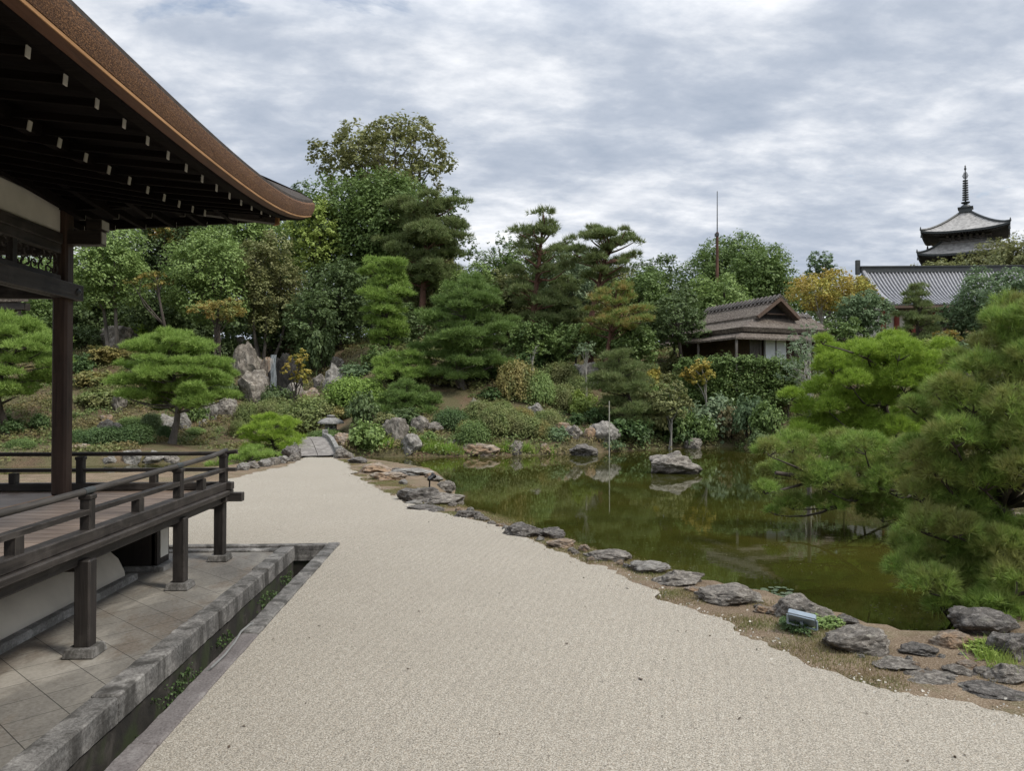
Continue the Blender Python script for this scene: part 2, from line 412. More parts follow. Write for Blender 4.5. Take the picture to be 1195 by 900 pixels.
# foliage palettes
G = {}
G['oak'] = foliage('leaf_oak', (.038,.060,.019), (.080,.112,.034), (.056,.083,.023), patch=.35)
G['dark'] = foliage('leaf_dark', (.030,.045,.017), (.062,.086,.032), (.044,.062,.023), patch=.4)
G['light'] = foliage('leaf_light', (.062,.092,.030), (.12,.16,.052), (.085,.118,.035), patch=.4)
G['lime'] = foliage('leaf_lime', (.085,.115,.026), (.155,.185,.05), (.115,.145,.034), patch=.4)
G['olive'] = foliage('leaf_olive', (.060,.070,.026), (.115,.118,.048), (.075,.075,.03), patch=.5)
G['grey'] = foliage('leaf_grey', (.055,.078,.042), (.12,.15,.085), (.075,.10,.06), patch=.5)
G['yellow'] = foliage('leaf_yellow', (.105,.115,.028), (.20,.17,.036), (.16,.12,.028), patch=.6)
G['orange'] = foliage('leaf_orange', (.095,.085,.026), (.18,.115,.030), (.085,.095,.028), patch=1.2)
G['brown'] = foliage('leaf_brown', (.085,.062,.038), (.16,.125,.075), (.07,.07,.03), patch=1.2)
G['blue'] = foliage('leaf_blue', (.040,.062,.030), (.082,.115,.055), (.058,.084,.040), patch=.8)
G['azalea'] = foliage('leaf_azalea', (.050,.068,.022), (.105,.125,.042), (.085,.088,.034), patch=.9)
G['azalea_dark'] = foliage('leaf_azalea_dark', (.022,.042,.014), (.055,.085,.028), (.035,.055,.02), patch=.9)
G['azalea_rust'] = foliage('leaf_azalea_rust', (.085,.075,.025), (.15,.125,.045), (.06,.075,.025), patch=1.1)
G['pine'] = foliage('needle_green', (.040,.066,.018), (.088,.126,.034), (.056,.086,.022), .25, 1.9)
G['pine_bright'] = foliage('needle_bright', (.062,.098,.021), (.125,.172,.040), (.090,.132,.028), .3, 1.9)
G['pine_vivid'] = foliage('needle_vivid', (.072,.112,.015), (.145,.192,.030), (.105,.152,.021), .3, 1.9)
G['pine_near'] = foliage('needle_near', (.058,.094,.019), (.128,.176,.040), (.098,.104,.032), .3, 1.9)
G['pine_dull'] = foliage('needle_dull', (.048,.068,.023), (.100,.122,.046), (.066,.078,.030), .25, 1.9)
G['pine_red'] = foliage('needle_tinted', (.060,.090,.024), (.12,.15,.040), (.13,.095,.032), .25, 1.9)
G['bank_grass'] = foliage('bank_grass', (.050,.060,.019), (.105,.098,.040), (.100,.078,.040), .3, 1.5)
G['grass'] = foliage('grass_blade', (.055,.105,.015), (.14,.20,.035), (.10,.12,.03), .3, 1.5)
G['under'] = foliage('leaf_mixed', (.030,.050,.016), (.095,.115,.040), (.085,.070,.030), patch=.55)
M['rock_recess_shade'] = rockmat('rock_recess_shade', (.022,.02,.018), (.06,.055,.05), (.008,.008,.007))  # near-black stone: shade of the waterfall recess put into its colour

m, nt, b = newmat('dry_soil')
v = coords(nt, (1,1,1), 'World')
f = nz(nt, v, 1.6, 8, .68); c = ramp(nt, f, [(.32, (.085,.058,.036)), (.5, (.17,.122,.078)), (.68, (.29,.225,.155))])
f2 = nz(nt, v, 1.0, 6, .7); c = mix(nt, ramp(nt, f2, [(.50, (0,0,0)), (.60, (.75,.75,.75))]), c, (.085,.095,.035))
f3 = nz(nt, v, 55, 3, .75); c = mix(nt, .5, c, ramp(nt, f3, [(.34, (.045,.034,.024)), (.5, (.19,.14,.095)), (.66, (.46,.39,.30))]))
nt.links.new(c, b.inputs['Base Color']); b.inputs['Roughness'].default_value = .95; b.inputs['Specular IOR Level'].default_value = .1
bump(nt, b, f3, .8, .02); M['dry_soil'] = m
M['rock_tan'] = rockmat('rock_tan', (.205,.178,.145), (.37,.335,.285), (.075,.062,.05))
# ------------------------------------------------------------------ foliage builders
def unit(v): return v/np.maximum(np.linalg.norm(v, axis=-1, keepdims=True), 1e-9)
def sph(n, zmin=-1.0, rng=RNG):
    z = rng.uniform(zmin, 1, n); a = rng.uniform(0, 2*np.pi, n); r = np.sqrt(1-z*z)
    return np.stack([r*np.cos(a), r*np.sin(a), z], 1)
def leaf_quads(P, Nn, L, W, rng):
    """one pointed, slightly folded leaf per point"""
    n = len(P); t = unit(np.cross(Nn, rng.normal(size=(n, 3)))); bt = np.cross(Nn, t)
    L = (np.asarray(L)*rng.uniform(.65, 1.3, n))[:,None]; W = L*W
    k = Nn*L*.12
    return np.stack([P-t*L*.5-k, P+bt*W*.5, P+t*L*.5-k, P-bt*W*.5], 1)
def blob_leaves(blobs, L, dens=1.5, W=.62, rng=RNG, per=13, zmin=-.55, up=.45, shell=(.72, 1.06), flat=.75):
    out = []
    for c, r in blobs:
        c = np.asarray(c, float); r = np.asarray(r, float)*np.ones(3)
        area = 4*np.pi*((r[0]*r[1])**1.6/3+(r[0]*r[2])**1.6/3+(r[1]*r[2])**1.6/3)**(1/1.6)*.75
        nc = max(4, int(dens*area/(L*L*W)/per))
        d = sph(nc, zmin, rng); rad = rng.uniform(shell[0]**2, shell[1]**2, nc)**.5
        cc = c+d*rad[:,None]*r
        cr = np.minimum(r.mean()*.26, L*3.2)
        off = rng.normal(size=(nc, per, 3))*cr*.55; off[:,:,2] *= flat
        nn = unit(d[:,None,:]*.6+np.array([0,0,up+.3])+rng.normal(size=(nc, per, 3))*.42)
        out.append(leaf_quads((cc[:,None,:]+off).reshape(-1,3), nn.reshape(-1,3), np.full(nc*per, L), W, rng))
    return np.concatenate(out)
def tufts(P, D, nb, L, W, rng=RNG, spread=.62):
    n = len(P)
    d = unit(D[:,None,:]+rng.normal(size=(n, nb, 3))*spread)
    l = L*rng.uniform(.7, 1.2, (n, nb, 1))
    s = unit(np.cross(d, rng.normal(size=(n, nb, 3))))*W*.5
    b = P[:,None,:]+d*l*.08
    return np.stack([b-s, b+s, b+d*l], 2).reshape(-1, 3, 3)
def pad_tufts(c, r, h, n, nb, L, W, rng, tilt=.35, under=.15, lump=.18):
    """a cloud-pruned pad: lumpy dome of needle tufts"""
    d = sph(n, -.12, rng)
    k = 7; ld = sph(k, .0, rng); lum = np.max(d@ld.T, 1)**6*lump
    rr = rng.uniform(.62, 1.0, n)*(.86+lum)
    P = c+d*rr[:,None]*np.array([r, r, h])
    Dn = unit(d*np.array([.75,.75,.4])+np.array([0,0,.75]))
    return tufts(P, Dn, nb, L, W, rng)
def cyl(n, rng): pass

def limb_path(a, b, rng, sag=.12, n=6):
    a = np.asarray(a, float); b = np.asarray(b, float); L = np.linalg.norm(b-a)
    pts = []
    w = rng.normal(size=3)*L*.06
    for i in range(n+1):
        t = i/n
        p = a*(1-t)+b*t; p = p+w*math.sin(t*math.pi)+np.array([0,0,sag*L*math.sin(t*math.pi)])
        pts.append(p)
    return pts

def broad(label, px, D, top, bot, wid, mat='oak', base=None, L=.2, dens=2.0, nb=16, seed=0, bark='bark_dark', cat='tree', group='broadleaf trees of the wood behind the pond',
          lean=0, openness=0, stems=1, name='broadleaf_tree', squash=1.0, zmin=-.6, blob=(.32,.48), depth=.8):
    """a tree whose crown spans the given pixels of the photograph at depth D"""
    rng = np.random.default_rng(seed+int(px)*7+int(top))
    c = at(px, (top+bot)/2, D); rx = wid/2*D/F; rz = (bot-top)/2*D/F; ry = rx*depth
    b0 = col(px if base is None else base, D)
    t = thing(name, label, cat, b0, group)
    blobs = []
    gold = math.pi*(3-5**.5)
    for i in range(nb):
        z = 1-2*(i+.5)/nb; rr = math.sqrt(1-z*z); a = i*gold+rng.uniform(-.4,.4)
        q = np.array([rr*math.cos(a), rr*math.sin(a), z])*rng.uniform(.5, .78)
        s = rng.uniform(*blob)
        blobs.append((c+q*np.array([rx, ry, rz]), np.array([s*rx, s*ry, min(s*rz, s*rx*1.15)])*squash))
    V = blob_leaves(blobs, L, dens, rng=rng, zmin=zmin)
    if openness > 0:
        k = np.sin(V[:,0]@np.array([2.1,1.3,.9])+seed)+np.sin(V[:,0]@np.array([-1.2,.8,2.4])*1.2+1)
        V = V[(k > -1.9+openness*1.9)]
    link('crown', poly_mesh('crown', V, 4), G[mat], t)
    mb = MB(); Ht = c[2]-b0[2]; r0 = max(.09, min(.42, .021*(Ht+rz)*1.15))
    for s in range(stems):
        bs = b0+np.array([rng.uniform(-1,1), rng.uniform(-1,1), 0])*(.0 if stems == 1 else .14*rx*1.2)
        tp = c+np.array([rng.uniform(-.2,.2)*rx, 0, rz*.45])+np.array([(bs-b0)[0]*2.2, (bs-b0)[1]*2.2, 0])
        bs = bs-np.array([0,0,.25])
        pts = limb_path(bs, tp, rng, 0, 9)
        mb.tube(pts, [r0*(1.35 if i == 0 else 1)*(1-.085*i)/(stems**.4) for i in range(10)], 8)
        for j, (bc, br) in enumerate(blobs):
            if j % stems != s: continue
            k = rng.integers(4, 8); a = np.array(pts[k])
            mb.tube(limb_path(a, bc, rng, .08, 5), [r0*.36*(1-.15*i)/(stems**.4) for i in range(6)], 5)
    mb.build('trunk', M[bark], t, True)
    return t

def pine(label, px, D, top, bot, wid, base=None, by=None, mat='pine', tiers=6, ppt=6, seed=0, bark='bark_dark', prof='round', L=.30, W=.05, dens=36, nb=8, padr=.36, padh=.42,
         group='pines on the hillside behind the pond', name='pine_tree', foot=None, curve=.25, gapz=0):
    """a trained pine: trunk, limbs in tiers and a lumpy pad of needles at the end of each"""
    rng = np.random.default_rng(seed+int(px)*3+int(top))
    b0 = col(px if base is None else base, D) if foot is None else np.array(foot, float)
    rx = wid/2*D/F; zt = at(px, top, D)[2]; zb = at(px, bot, D)[2]; cx = at(px, (top+bot)/2, D)
    t = thing(name, label, 'pine', b0, group)
    tip = np.array([cx[0], cx[1], zt-.2])
    n = 10; pts = []; w = rng.normal(size=2)*curve*rx
    for i in range(n+1):
        q = i/n; p = b0*(1-q)+tip*q
        p = p+np.array([w[0]*math.sin(q*math.pi*1.6), w[1]*math.sin(q*math.pi*1.3), 0])*(.6)
        if i == 0: p = p-np.array([0,0,.3])
        pts.append(p)
    Ht = zt-b0[2]; r0 = max(.07, .026*Ht+.03)
    mb = MB(); mb.tube(pts, [r0*(1.5 if i == 0 else 1)*(1-.085*i) for i in range(n+1)], 9)
    V = []
    npad = int(tiers*ppt*1.15); gold = math.pi*(3-5**.5)
    for k in range(npad):
        q = (k+.5)/npad; q = min(1, max(0, q+rng.uniform(-.5,.5)/tiers))
        pr = {'round': math.sqrt(max(.10, 1-(abs(q-.36)/.70)**2)), 'cone': (1-q)*.92+.14, 'flat': math.sqrt(max(.12, 1-(max(0, q-.25)/.78)**2)), 'top': .35+.65*math.sin(min(1, q*.95+.12)*math.pi*.75)}[prof]
        R_ = rx*pr; z = zb+(zt-zb)*(.07+.86*q)
        zi = (z-b0[2])/max(.1, Ht)*n; zi = min(n-1, max(0, zi)); i0 = int(zi); fr = zi-i0
        tc = np.array(pts[i0])*(1-fr)+np.array(pts[min(n, i0+1)])*fr
        ctr = np.array([cx[0]*.55+tc[0]*.45, cx[1]*.55+tc[1]*.45, z])
        a = k*gold+rng.uniform(-.5,.5)
        pd = max(.28, rx*padr*rng.uniform(.65, 1.25)*(.55+.45*pr)); ring = 1.0 if k % 3 else .45
        rr = max(0, R_-pd*.8)*rng.uniform(.8, 1.08)*ring
        c = ctr+np.array([math.cos(a)*rr, math.sin(a)*rr, (.10 if ring < 1 else 0)*pd])
        c[2] = max(c[2], h1(c[0], c[1])+.15)
        for sub_ in range(3):
            e = np.array([rng.normal()*.42*pd, rng.normal()*.42*pd, rng.normal()*.16*pd]) if sub_ else np.zeros(3)
            pq = pd*(.85 if sub_ == 0 else rng.uniform(.42, .68))
            V.append(pad_tufts(c+e, pq, pq*padh*rng.uniform(.85, 1.3), max(10, int(dens*pq*pq*3.4)), nb, L, W, rng, lump=.3))
        st = tc-np.array([0,0,min(.5, .06*Ht)])
        mb.tube(limb_path(st, c-np.array([0,0,pd*padh*.35]), rng, -.03, 5), [r0*.30*(1-.14*i) for i in range(6)], 5)
    link('crown', poly_mesh('crown', np.concatenate(V), 3), G[mat], t)
    mb.build('trunk', M[bark], t, True)
    return t

def pad_pine(label, pads, foot, path, mat, L, W, dens, nb, bark='bark_dark', group=None, name='pine_tree', r0=.16, padh=.55, seed=3, lump=.25):
    """a pine whose pads are listed as (px, py, radius in px, depth); limbs run from the nearest point of the trunk path"""
    rng = np.random.default_rng(seed)
    t = thing(name, label, 'pine', foot, group)
    mb = MB(); n = len(path)
    mb.tube(path, [r0*(1-.7*i/(n-1)) for i in range(n)], 10)
    V = []
    for px, py, rp, D in pads:
        c = at(px, py, D); r = rp*D/F
        c = c+np.array([0,0,-.15*r])
        V.append(pad_tufts(c, r, r*padh, int(dens*r*r*3.6)+8, nb, L, W, rng, lump=lump))
        d = [np.linalg.norm((np.array(p)-c)*np.array([1,1,1.6])) for p in path]; i = int(np.argmin(d))
        i = max(1, i-1)
        mb.tube(limb_path(path[i], c-np.array([0,0,r*padh*.3]), rng, -.05, 6), [r0*.32*(1-.13*k) for k in range(7)], 6)
        for q in range(4):
            e = c+np.array([rng.uniform(-.7,.7)*r, rng.uniform(-.7,.7)*r, rng.uniform(0,.25)*r])
            mb.tube(limb_path(c-np.array([0,0,r*padh*.3]), e, rng, 0, 3), [r0*.10, r0*.08, r0*.06, r0*.03], 4)
    link('crown', poly_mesh('crown', np.concatenate(V), 3), G[mat], t)
    mb.build('trunk', M[bark], t, True)
    return t

# ---- clipped and loose shrubs: three shared meshes of each sort, copied
def dome_mesh(seed, L, dens, lump, loose):
    rng = np.random.default_rng(seed)
    bl = [((0,0,.30), (.95,.95,.66))]
    if not loose:
        for i in range(5):
            a = rng.uniform(0, 6.28); q = rng.uniform(.3, .5); bl.append(((math.cos(a)*q, math.sin(a)*q, .34), (.5,.5,.55)))
    for i in range(7 if loose else 0):
        a = rng.uniform(0, 6.28); q = rng.uniform(.25, .62)
        bl.append(((math.cos(a)*q, math.sin(a)*q, rng.uniform(.25,.6)), (rng.uniform(.32,.48),)*2+(rng.uniform(.26,.42),)))
    if loose: bl = bl[1:]+[((0,0,.3), (.6,.6,.45))]
    V = blob_leaves(bl, L, dens, .6, rng, 9, -.3, .4, (.95, 1.02) if not loose else (.6, 1.15))
    V = V[V[:,:,2].min(1) > -.06]
    return poly_mesh('leaves', V, 4)
DOME = {False: [dome_mesh(s, .085, 2.2, 0, False) for s in (1,2,3)], True: [dome_mesh(s, .13, 1.9, 0, True) for s in (4,5,6)]}
stem_mb = MB()
for k in range(7):
    a = k*.9; stem_mb.tube([(math.cos(a)*.05, math.sin(a)*.05, -.15), (math.cos(a)*.25, math.sin(a)*.25, .25), (math.cos(a)*.5, math.sin(a)*.5, .6)], [.03,.022,.01], 5)
STEM = stem_mb.build('stems', M['bark_dark']); STEM_ME = STEM.data; bpy.data.objects.remove(STEM)
_sc = [0]
def shrub(label, px, py, w, h, mat='azalea', loose=False, group='shrubs around the pond', name=None, cat='shrub', D=None):
    """a bush standing where the ground is seen at that pixel; w and h are pixels"""
    if D is None: p, D = hit(px, py)
    else: p = col(px, D)
    _sc[0] += 1
    rx = w/2*D/F*1.32; hz = h*D/F*1.2
    t = thing(name or ('loose_shrub' if loose else 'clipped_shrub'), label, cat, p+np.array([0, rx*.5, 0]), group, _sc[0]*1.7)
    o = link('leaves', DOME[loose][_sc[0] % 3], G[mat], t, False); o.scale = (rx, rx*.85, hz/.98)
    s = link('stems', STEM_ME, M['bark_dark'], t, False); s.scale = (rx, rx*.85, hz*.9)
    return t

# ---- rocks
def rock_mesh(seed, cuts=11, sub=5, rough=.18):
    rng = np.random.default_rng(seed)
    bm = bmesh.new(); bmesh.ops.create_icosphere(bm, subdivisions=sub, radius=1)
    pl = [(Vector(unit(rng.normal(size=3)*np.array([1,1,.8]))), rng.uniform(.52, .85)) for _ in range(cuts)]
    off = Vector(rng.uniform(-50, 50, 3))
    for v in bm.verts:
        p = v.co.copy()
        for nrm, d in pl:
            e = p.dot(nrm)-d
            if e > 0: p -= nrm*e*.92
        f = noise.fractal(p*1.7+off, .8, 2.1, 7)*rough
        r = noise.ridged_multi_fractal(p*1.3+off, 1.0, 2.0, 4, 1.0, 2.0)*rough*.35
        p += v.co*(f-r+.05)
        v.co = p
    me = bpy.data.meshes.new('rock'); bm.to_mesh(me); bm.free()
    co = np.empty(len(me.vertices)*3, np.float32); me.vertices.foreach_get('co', co); co = co.reshape(-1,3)
    lo = co.min(0); hi = co.max(0)
    co = (co-(lo+hi)/2)/((hi-lo)/2); me.vertices.foreach_set('co', co.reshape(-1)); me.update()
    me.polygons.foreach_set('use_smooth', [True]*len(me.polygons)); me.set_sharp_from_angle(angle=R(38))
    return me
ROCKS = [rock_mesh(s) for s in range(12)]
_rc = [0]
ROCKLIST = []
def rock(label, px, py, w, h, mat='rock_grey', variant=None, deep=.8, group='garden rocks', rot=None, name='rock', z=None, sink=.55):
    """py is the foot of the rock in the photograph, w and h its size in pixels"""
    p, D = hit(px, py) if z is None else (onz(px, py, z), (onz(px, py, z)-CAM)@FW)
    _rc[0] += 1; k = _rc[0]
    hw = w/2*D/F*1.1; hh = h*D/F
    o = bpy.data.objects.new(name, ROCKS[(k*5 if variant is None else variant) % 12]); COL.objects.link(o)
    if len(o.data.materials) == 0: o.data.materials.append(M['rock_grey'])
    o.material_slots[0].link = 'OBJECT'; o.material_slots[0].material = M[mat]
    dy = hw*deep
    o.scale = (hw*1.04, dy, hh*(1+sink)/2)
    o.location = (p[0], p[1]+dy*.55, p[2]+hh*(1-sink)/2)
    o.rotation_euler = (0, 0, (math.pi if k % 2 else 0)+random.uniform(-.35,.35) if rot is None else rot)
    tag(o, label, 'rock', group); ROCKLIST.append(o); return o
# ------------------------------------------------------------------ the setting
def axis(parts):
    a = np.unique(np.round(np.concatenate([np.arange(*p) for p in parts]), 3)); return a
gx = axis([(-700,-120,60), (-120,-40,4), (-40,-10,.8), (-10,16,.25), (16,45,.8), (45,120,4), (120,701,60), (-2.34,-2.1,.12)])
gy = axis([(-200,-10,30), (-10,4,1), (4,46,.25), (46,75,.8), (75,140,4), (140,1501,80), (12.2,12.45,.12)])
XX, YY = np.meshgrid(gx, gy); PP = np.stack([XX.ravel(), YY.ravel()], 1); ZZ = H(PP)
me = bpy.data.meshes.new('ground'); nv = len(PP); nx, ny = len(gx), len(gy)
me.vertices.add(nv); me.vertices.foreach_set('co', np.column_stack([PP, ZZ]).astype(np.float32).ravel())
I = (np.arange(ny-1)[:,None]*nx+np.arange(nx-1)[None,:]).ravel()
Q = np.stack([I, I+1, I+nx+1, I+nx], 1).astype(np.int32)
me.loops.add(Q.size); me.loops.foreach_set('vertex_index', Q.ravel())
me.polygons.add(len(Q)); me.polygons.foreach_set('loop_start', np.arange(0, Q.size, 4, dtype=np.int32)); me.polygons.foreach_set('loop_total', np.full(len(Q), 4, np.int32))
me.polygons.foreach_set('use_smooth', np.ones(len(Q), bool)); me.update(calc_edges=True)
me.materials.append(M['soil']); me.materials.append(M['dry_soil'])
ctr = PP[Q].mean(1); me.polygons.foreach_set('material_index', (inpoly(ctr, COURT) & (dpoly(ctr, POND) > .12)).astype(np.int32))
tag(link('ground', me, M['soil']), kind='structure')

def sheet(name, poly, z, mat):
    bm = bmesh.new(); vs = [bm.verts.new((p[0], p[1], z)) for p in poly]
    f = bm.faces.new(vs); bmesh.ops.triangulate(bm, faces=[f])
    me = bpy.data.meshes.new(name); bmesh.ops.recalc_face_normals(bm, faces=bm.faces); bm.to_mesh(me); bm.free()
    if me.polygons and me.polygons[0].normal.z < 0: me.flip_normals()
    return tag(link(name, me, mat), kind='structure')
wp = []
for a, b_ in zip(POND, np.roll(POND, -1, 0)): wp.append(a)
# the water runs a little under the banks
lo = POND.min(0)-3; hi = POND.max(0)+3
sheet('pond_water', [(lo[0],20.5), (lo[0],hi[1]), (hi[0],hi[1]), (hi[0],4.5), (1.5,4.5), (-3.0,20.5)], WATER, M['water'])

gravel_px = [(-300,582),(0,577),(150,574),(240,566),(280,556),(330,545),(357,534),(388,534),(405,541),(422,560),(458,579),(505,597),(548,606),(584,615),(622,631),(692,660),(762,689),(852,734),(950,777),(1050,804),(1195,840),(1500,910)]
gw = [onz(x, y, 0)[:2] for x, y in gravel_px]
edge = []
rg = random.Random(4)
for a, b_ in zip(gw[:-1], gw[1:]):
    L = np.linalg.norm(b_-a); n = max(1, int(L/.07)); nr = np.array([-(b_-a)[1], (b_-a)[0]])/L
    for i in range(n):
        p = a+(b_-a)*i/n; s = noise.fractal(Vector((p[0]*1.3, p[1]*1.3, 3)), .6, 2.3, 5)
        edge.append(p+nr*s*.2)
edge.append(gw[-1])
GRAVEL = edge+[np.array(q) for q in ((14,-6), (-2.14,-6), (-2.14,12.4), (-16,12.4))]
sheet('gravel_court', GRAVEL, 0.0, M['gravel'])
# loose pebbles spilling over the edge of the court, dry litter
rng = np.random.default_rng(8)
V = []
E = np.array(edge)
vis = (E[:,1] > 3)
for k in range(5200):
    p = E[rng.integers(0, len(E))]
    if p[1] < 4 or p[1] > 24 or p[0] < -6: continue
    q = p+rng.normal(size=2)*np.array([.16,.16])
    s = rng.uniform(.006, .017); z = max(h1(*q), 0.0 if rng.random() < .4 else -1)
    V.append(leaf_quads(np.array([[q[0], q[1], z+.006]]), unit(np.array([[0,0,1.]])+rng.normal(size=(1,3))*.5), [s*2], .8, rng)[0])
o = link('loose_pebbles', poly_mesh('loose_pebbles', V, 4), plain('pebble', (.46,.43,.37), .9, .4, 40)); tag(o, 'loose pale pebbles spilling over the edge of the gravel court', 'pebbles', kind='stuff')
V = []
for k in range(90):
    px = rng.uniform(180, 1190); py = rng.uniform(545, 895); p = onz(px, py, .008)
    if not inpoly(np.array([p[:2]]), np.array(GRAVEL))[0]: continue
    V.append(leaf_quads(p[None], unit(np.array([[0,0,1.]])+rng.normal(size=(1,3))*.35), [rng.uniform(.012,.04)], .6, rng)[0])
V.append(leaf_quads(onz(748, 792, .012)[None], np.array([[.2,.1,1.]]), [.07], .6, rng)[0])
o = link('fallen_leaves', poly_mesh('fallen_leaves', V, 4), plain('dead_leaf', (.085,.06,.04), .8, .4, 40)); tag(o, 'tiny dark fallen leaves strewn over the gravel', 'leaves', kind='stuff')

# ---- pavement under the veranda, kerbs, drain
MB().box((-8.0, 3.0, -.44), (9.92, 18.36, .8)).build('pavement', M['paving'], None); tag(bpy.data.objects['pavement'], kind='structure')
def kerb(name, label, blocks, mat, group=None):
    for i, (a, b_) in enumerate(blocks):
        mb = MB(); c = [(a[k]+b_[k])/2 for k in range(3)]; d = [b_[k]-a[k] for k in range(3)]
        o = mb.build(name, M[mat], None, bevel=.012); tag(o, kind='structure')
def kerb_block(a, b_, mat):
    c = [(a[k]+b_[k])/2 for k in range(3)]; d = [b_[k]-a[k] for k in range(3)]
    o = MB().box(c, d).build('kerb', M[mat], None, bevel=.014); tag(o, kind='structure')
    su = o.modifiers.new('sub', 'SUBSURF'); su.subdivision_type = 'SIMPLE'; su.levels = su.render_levels = 5
    for nm, sc, st in (('chips', .10, .016), ('wear', .5, .02)):
        tx = bpy.data.textures.new(nm, 'CLOUDS'); tx.noise_scale = sc; tx.noise_depth = 3
        di = o.modifiers.new(nm, 'DISPLACE'); di.texture = tx; di.texture_coords = 'GLOBAL'; di.strength = st; di.mid_level = .5
y = -6.0
ys = [-6,-3.4,-.9,1.7,4.1,6.2,8.6,10.6,12.18]
for i in range(8): kerb_block((-3.04, ys[i]+.003, -.22), (-2.815, ys[i+1]-.003, 0.0+.012*(i%2)), 'kerb_stone')
ys = [-6,-2.5,.4,2.9,5.3,7.7,10.1,12.397]
for i in range(7): kerb_block((-2.335, ys[i]+.002, -.16), (-2.138, ys[i+1]-.002, .022+.006*(i%2)), 'kerb_purple' if i < 5 else 'kerb_stone')
kerb_block((-5.2, 11.98, -.2), (-3.045, 12.18, -.012), 'kerb_stone')
kerb_block((-12, 12.2, -.24), (-2.34, 12.36, .02), 'kerb_stone')
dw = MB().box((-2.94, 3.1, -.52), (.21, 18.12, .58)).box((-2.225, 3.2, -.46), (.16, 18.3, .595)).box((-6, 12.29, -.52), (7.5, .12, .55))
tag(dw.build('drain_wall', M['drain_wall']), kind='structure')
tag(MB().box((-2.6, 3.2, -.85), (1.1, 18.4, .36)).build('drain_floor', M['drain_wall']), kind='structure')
# weeds along the foot of the drain
rng = np.random.default_rng(21); V = []
for k in range(420):
    yy = rng.uniform(3, 12); xx = rng.choice([-2.80, -2.38, -2.6], p=[.5,.15,.35])+rng.normal()*.05
    c = np.array([xx, yy, -.66+abs(rng.normal())*.07]); n = rng.integers(4, 9)
    if math.sin(yy*2.1)+math.sin(yy*5.3) < -.3: continue
    V.append(leaf_quads(c+rng.normal(size=(n,3))*.035, unit(rng.normal(size=(n,3))+np.array([.3,0,1.])), np.full(n, .05), .7, rng))
for k in range(1500):
    yy = rng.uniform(3, 12); c = np.array([-2.83, yy, rng.uniform(-.62,-.3)])
    if math.sin(yy*1.7+1)+math.sin(yy*4.1+c[2]*9) < .2: continue
    V.append(leaf_quads(c+rng.normal(size=(3,3))*.015, unit(rng.normal(size=(3,3))+np.array([1.,0,.4])), np.full(3, .03), .8, rng))
o = link('drain_weeds', poly_mesh('drain_weeds', np.concatenate(V), 4), G['azalea_dark']); tag(o, 'small weeds and moss growing in the stone drain', 'weeds', kind='stuff')
# cable
M['cable_grey'] = plain('cable_grey', (.20,.20,.19), .5, .15)
pts = [onz(222,802,-.10), onz(232,792,-.03), onz(246,780,.045), onz(262,765,.05), onz(274,750,.04), onz(281,738,.05), onz(292,729,.04), onz(298,727,.01)]
pts[0][2] = -.5
o = MB().tube(pts, .0095, 8).build('cable', M['cable_grey'], None, True); tag(o, 'grey plastic cable looping out of the stone drain over its kerb', 'cable')

# ------------------------------------------------------------------ the hall with its veranda
hall = thing('temple_hall', 'dark timber temple hall with deep bark roof eaves, railed veranda and white rafter ends', 'temple hall', (-5.75, 8, -.04))
EX, EY = -2.5, 12.2
def up(d, side=0): return .64*math.exp(-max(0, d)/(2.2 if side == 0 else 7.5))
DS = list(np.arange(0, 3, .15))+list(np.arange(3, 15, .5))
def eave(o, zo, d, side):
    k = up(d+o*.35, side)*max(0, 1-o/4.2)
    return (EX-o, EY-o-d, 4.60+zo+k) if side == 0 else (EX-o-d, EY-o, 4.60+zo+k)
def eave_grid(prof, name, mat, smooth=True):
    mb = MB()
    for s in (0, 1): mb.grid([[eave(o, z, d, s) for o, z in prof] for d in DS])
    return mb.build(name, M[mat], hall, smooth)
eave_grid([(.12,.055), (.06,.06), (.025,.14), (.02,.235), (.05,.265)], 'bark_edge', 'cypress_bark')
eave_grid([(.045,.26), (.05,.30), (.2,.40), (1.2,.84), (3.2,1.75), (6.5,4.2)], 'roof', 'roof_bark')
mb = MB()
for s in (0, 1):
    mb.grid([[eave(o, z, d, s) for o, z in ((.065,.056), (.068,.034), (.075,.032))] for d in DS])
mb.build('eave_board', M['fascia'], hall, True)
eave_grid([(.0745,.031), (.15,.006)], 'eave_board_underside', 'fascia_shaded')  # underside of the eave board, shaded by a darker copy of the fascia colour
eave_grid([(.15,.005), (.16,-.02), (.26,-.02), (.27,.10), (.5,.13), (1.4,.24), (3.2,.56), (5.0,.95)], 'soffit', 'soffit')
def dual(name, prof_c, w, h, mat):
    mb = MB(); o, z = prof_c
    for s in (0, 1):
        mb.grid([[eave(oo, zz, d, s) for oo, zz in ((o-w/2,z-h/2), (o+w/2,z-h/2), (o+w/2,z+h/2), (o-w/2,z+h/2), (o-w/2,z-h/2))] for d in DS])
    return mb.build(name, M[mat], hall)
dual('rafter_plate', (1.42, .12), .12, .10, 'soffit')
def rafter(o0, z0, o1, z1, d, side, w, h, cap):
    a = Vector(eave(o0, z0, d-o0, side)); b_ = Vector(eave(o1, z1, d-o1, side))
    if side == 0: b_.y = a.y
    else: b_.x = a.x
    r = MB().beam(a, b_, w, h).build('rafter', M['soffit'], hall)
    v = (a-b_).normalized()
    e_ = .012 if side == 0 else -.004; MB().beam(a+v*.003, a+v*.012, w+e_, h+e_).build('end_cap', M['white_paint' if cap else 'white_dull'], r)
M['white_dull'] = plain('white_dull', (.42,.41,.36), .7, .12)
k = 0
d = .62
while d < 9.5:
    rafter(.45, .055, 1.75, .16, d, 0, .036, .064, True); rafter(.33, -.02, 1.75, .14, d+.1, 1, .07, .09, True); d += .461
d = 1.55
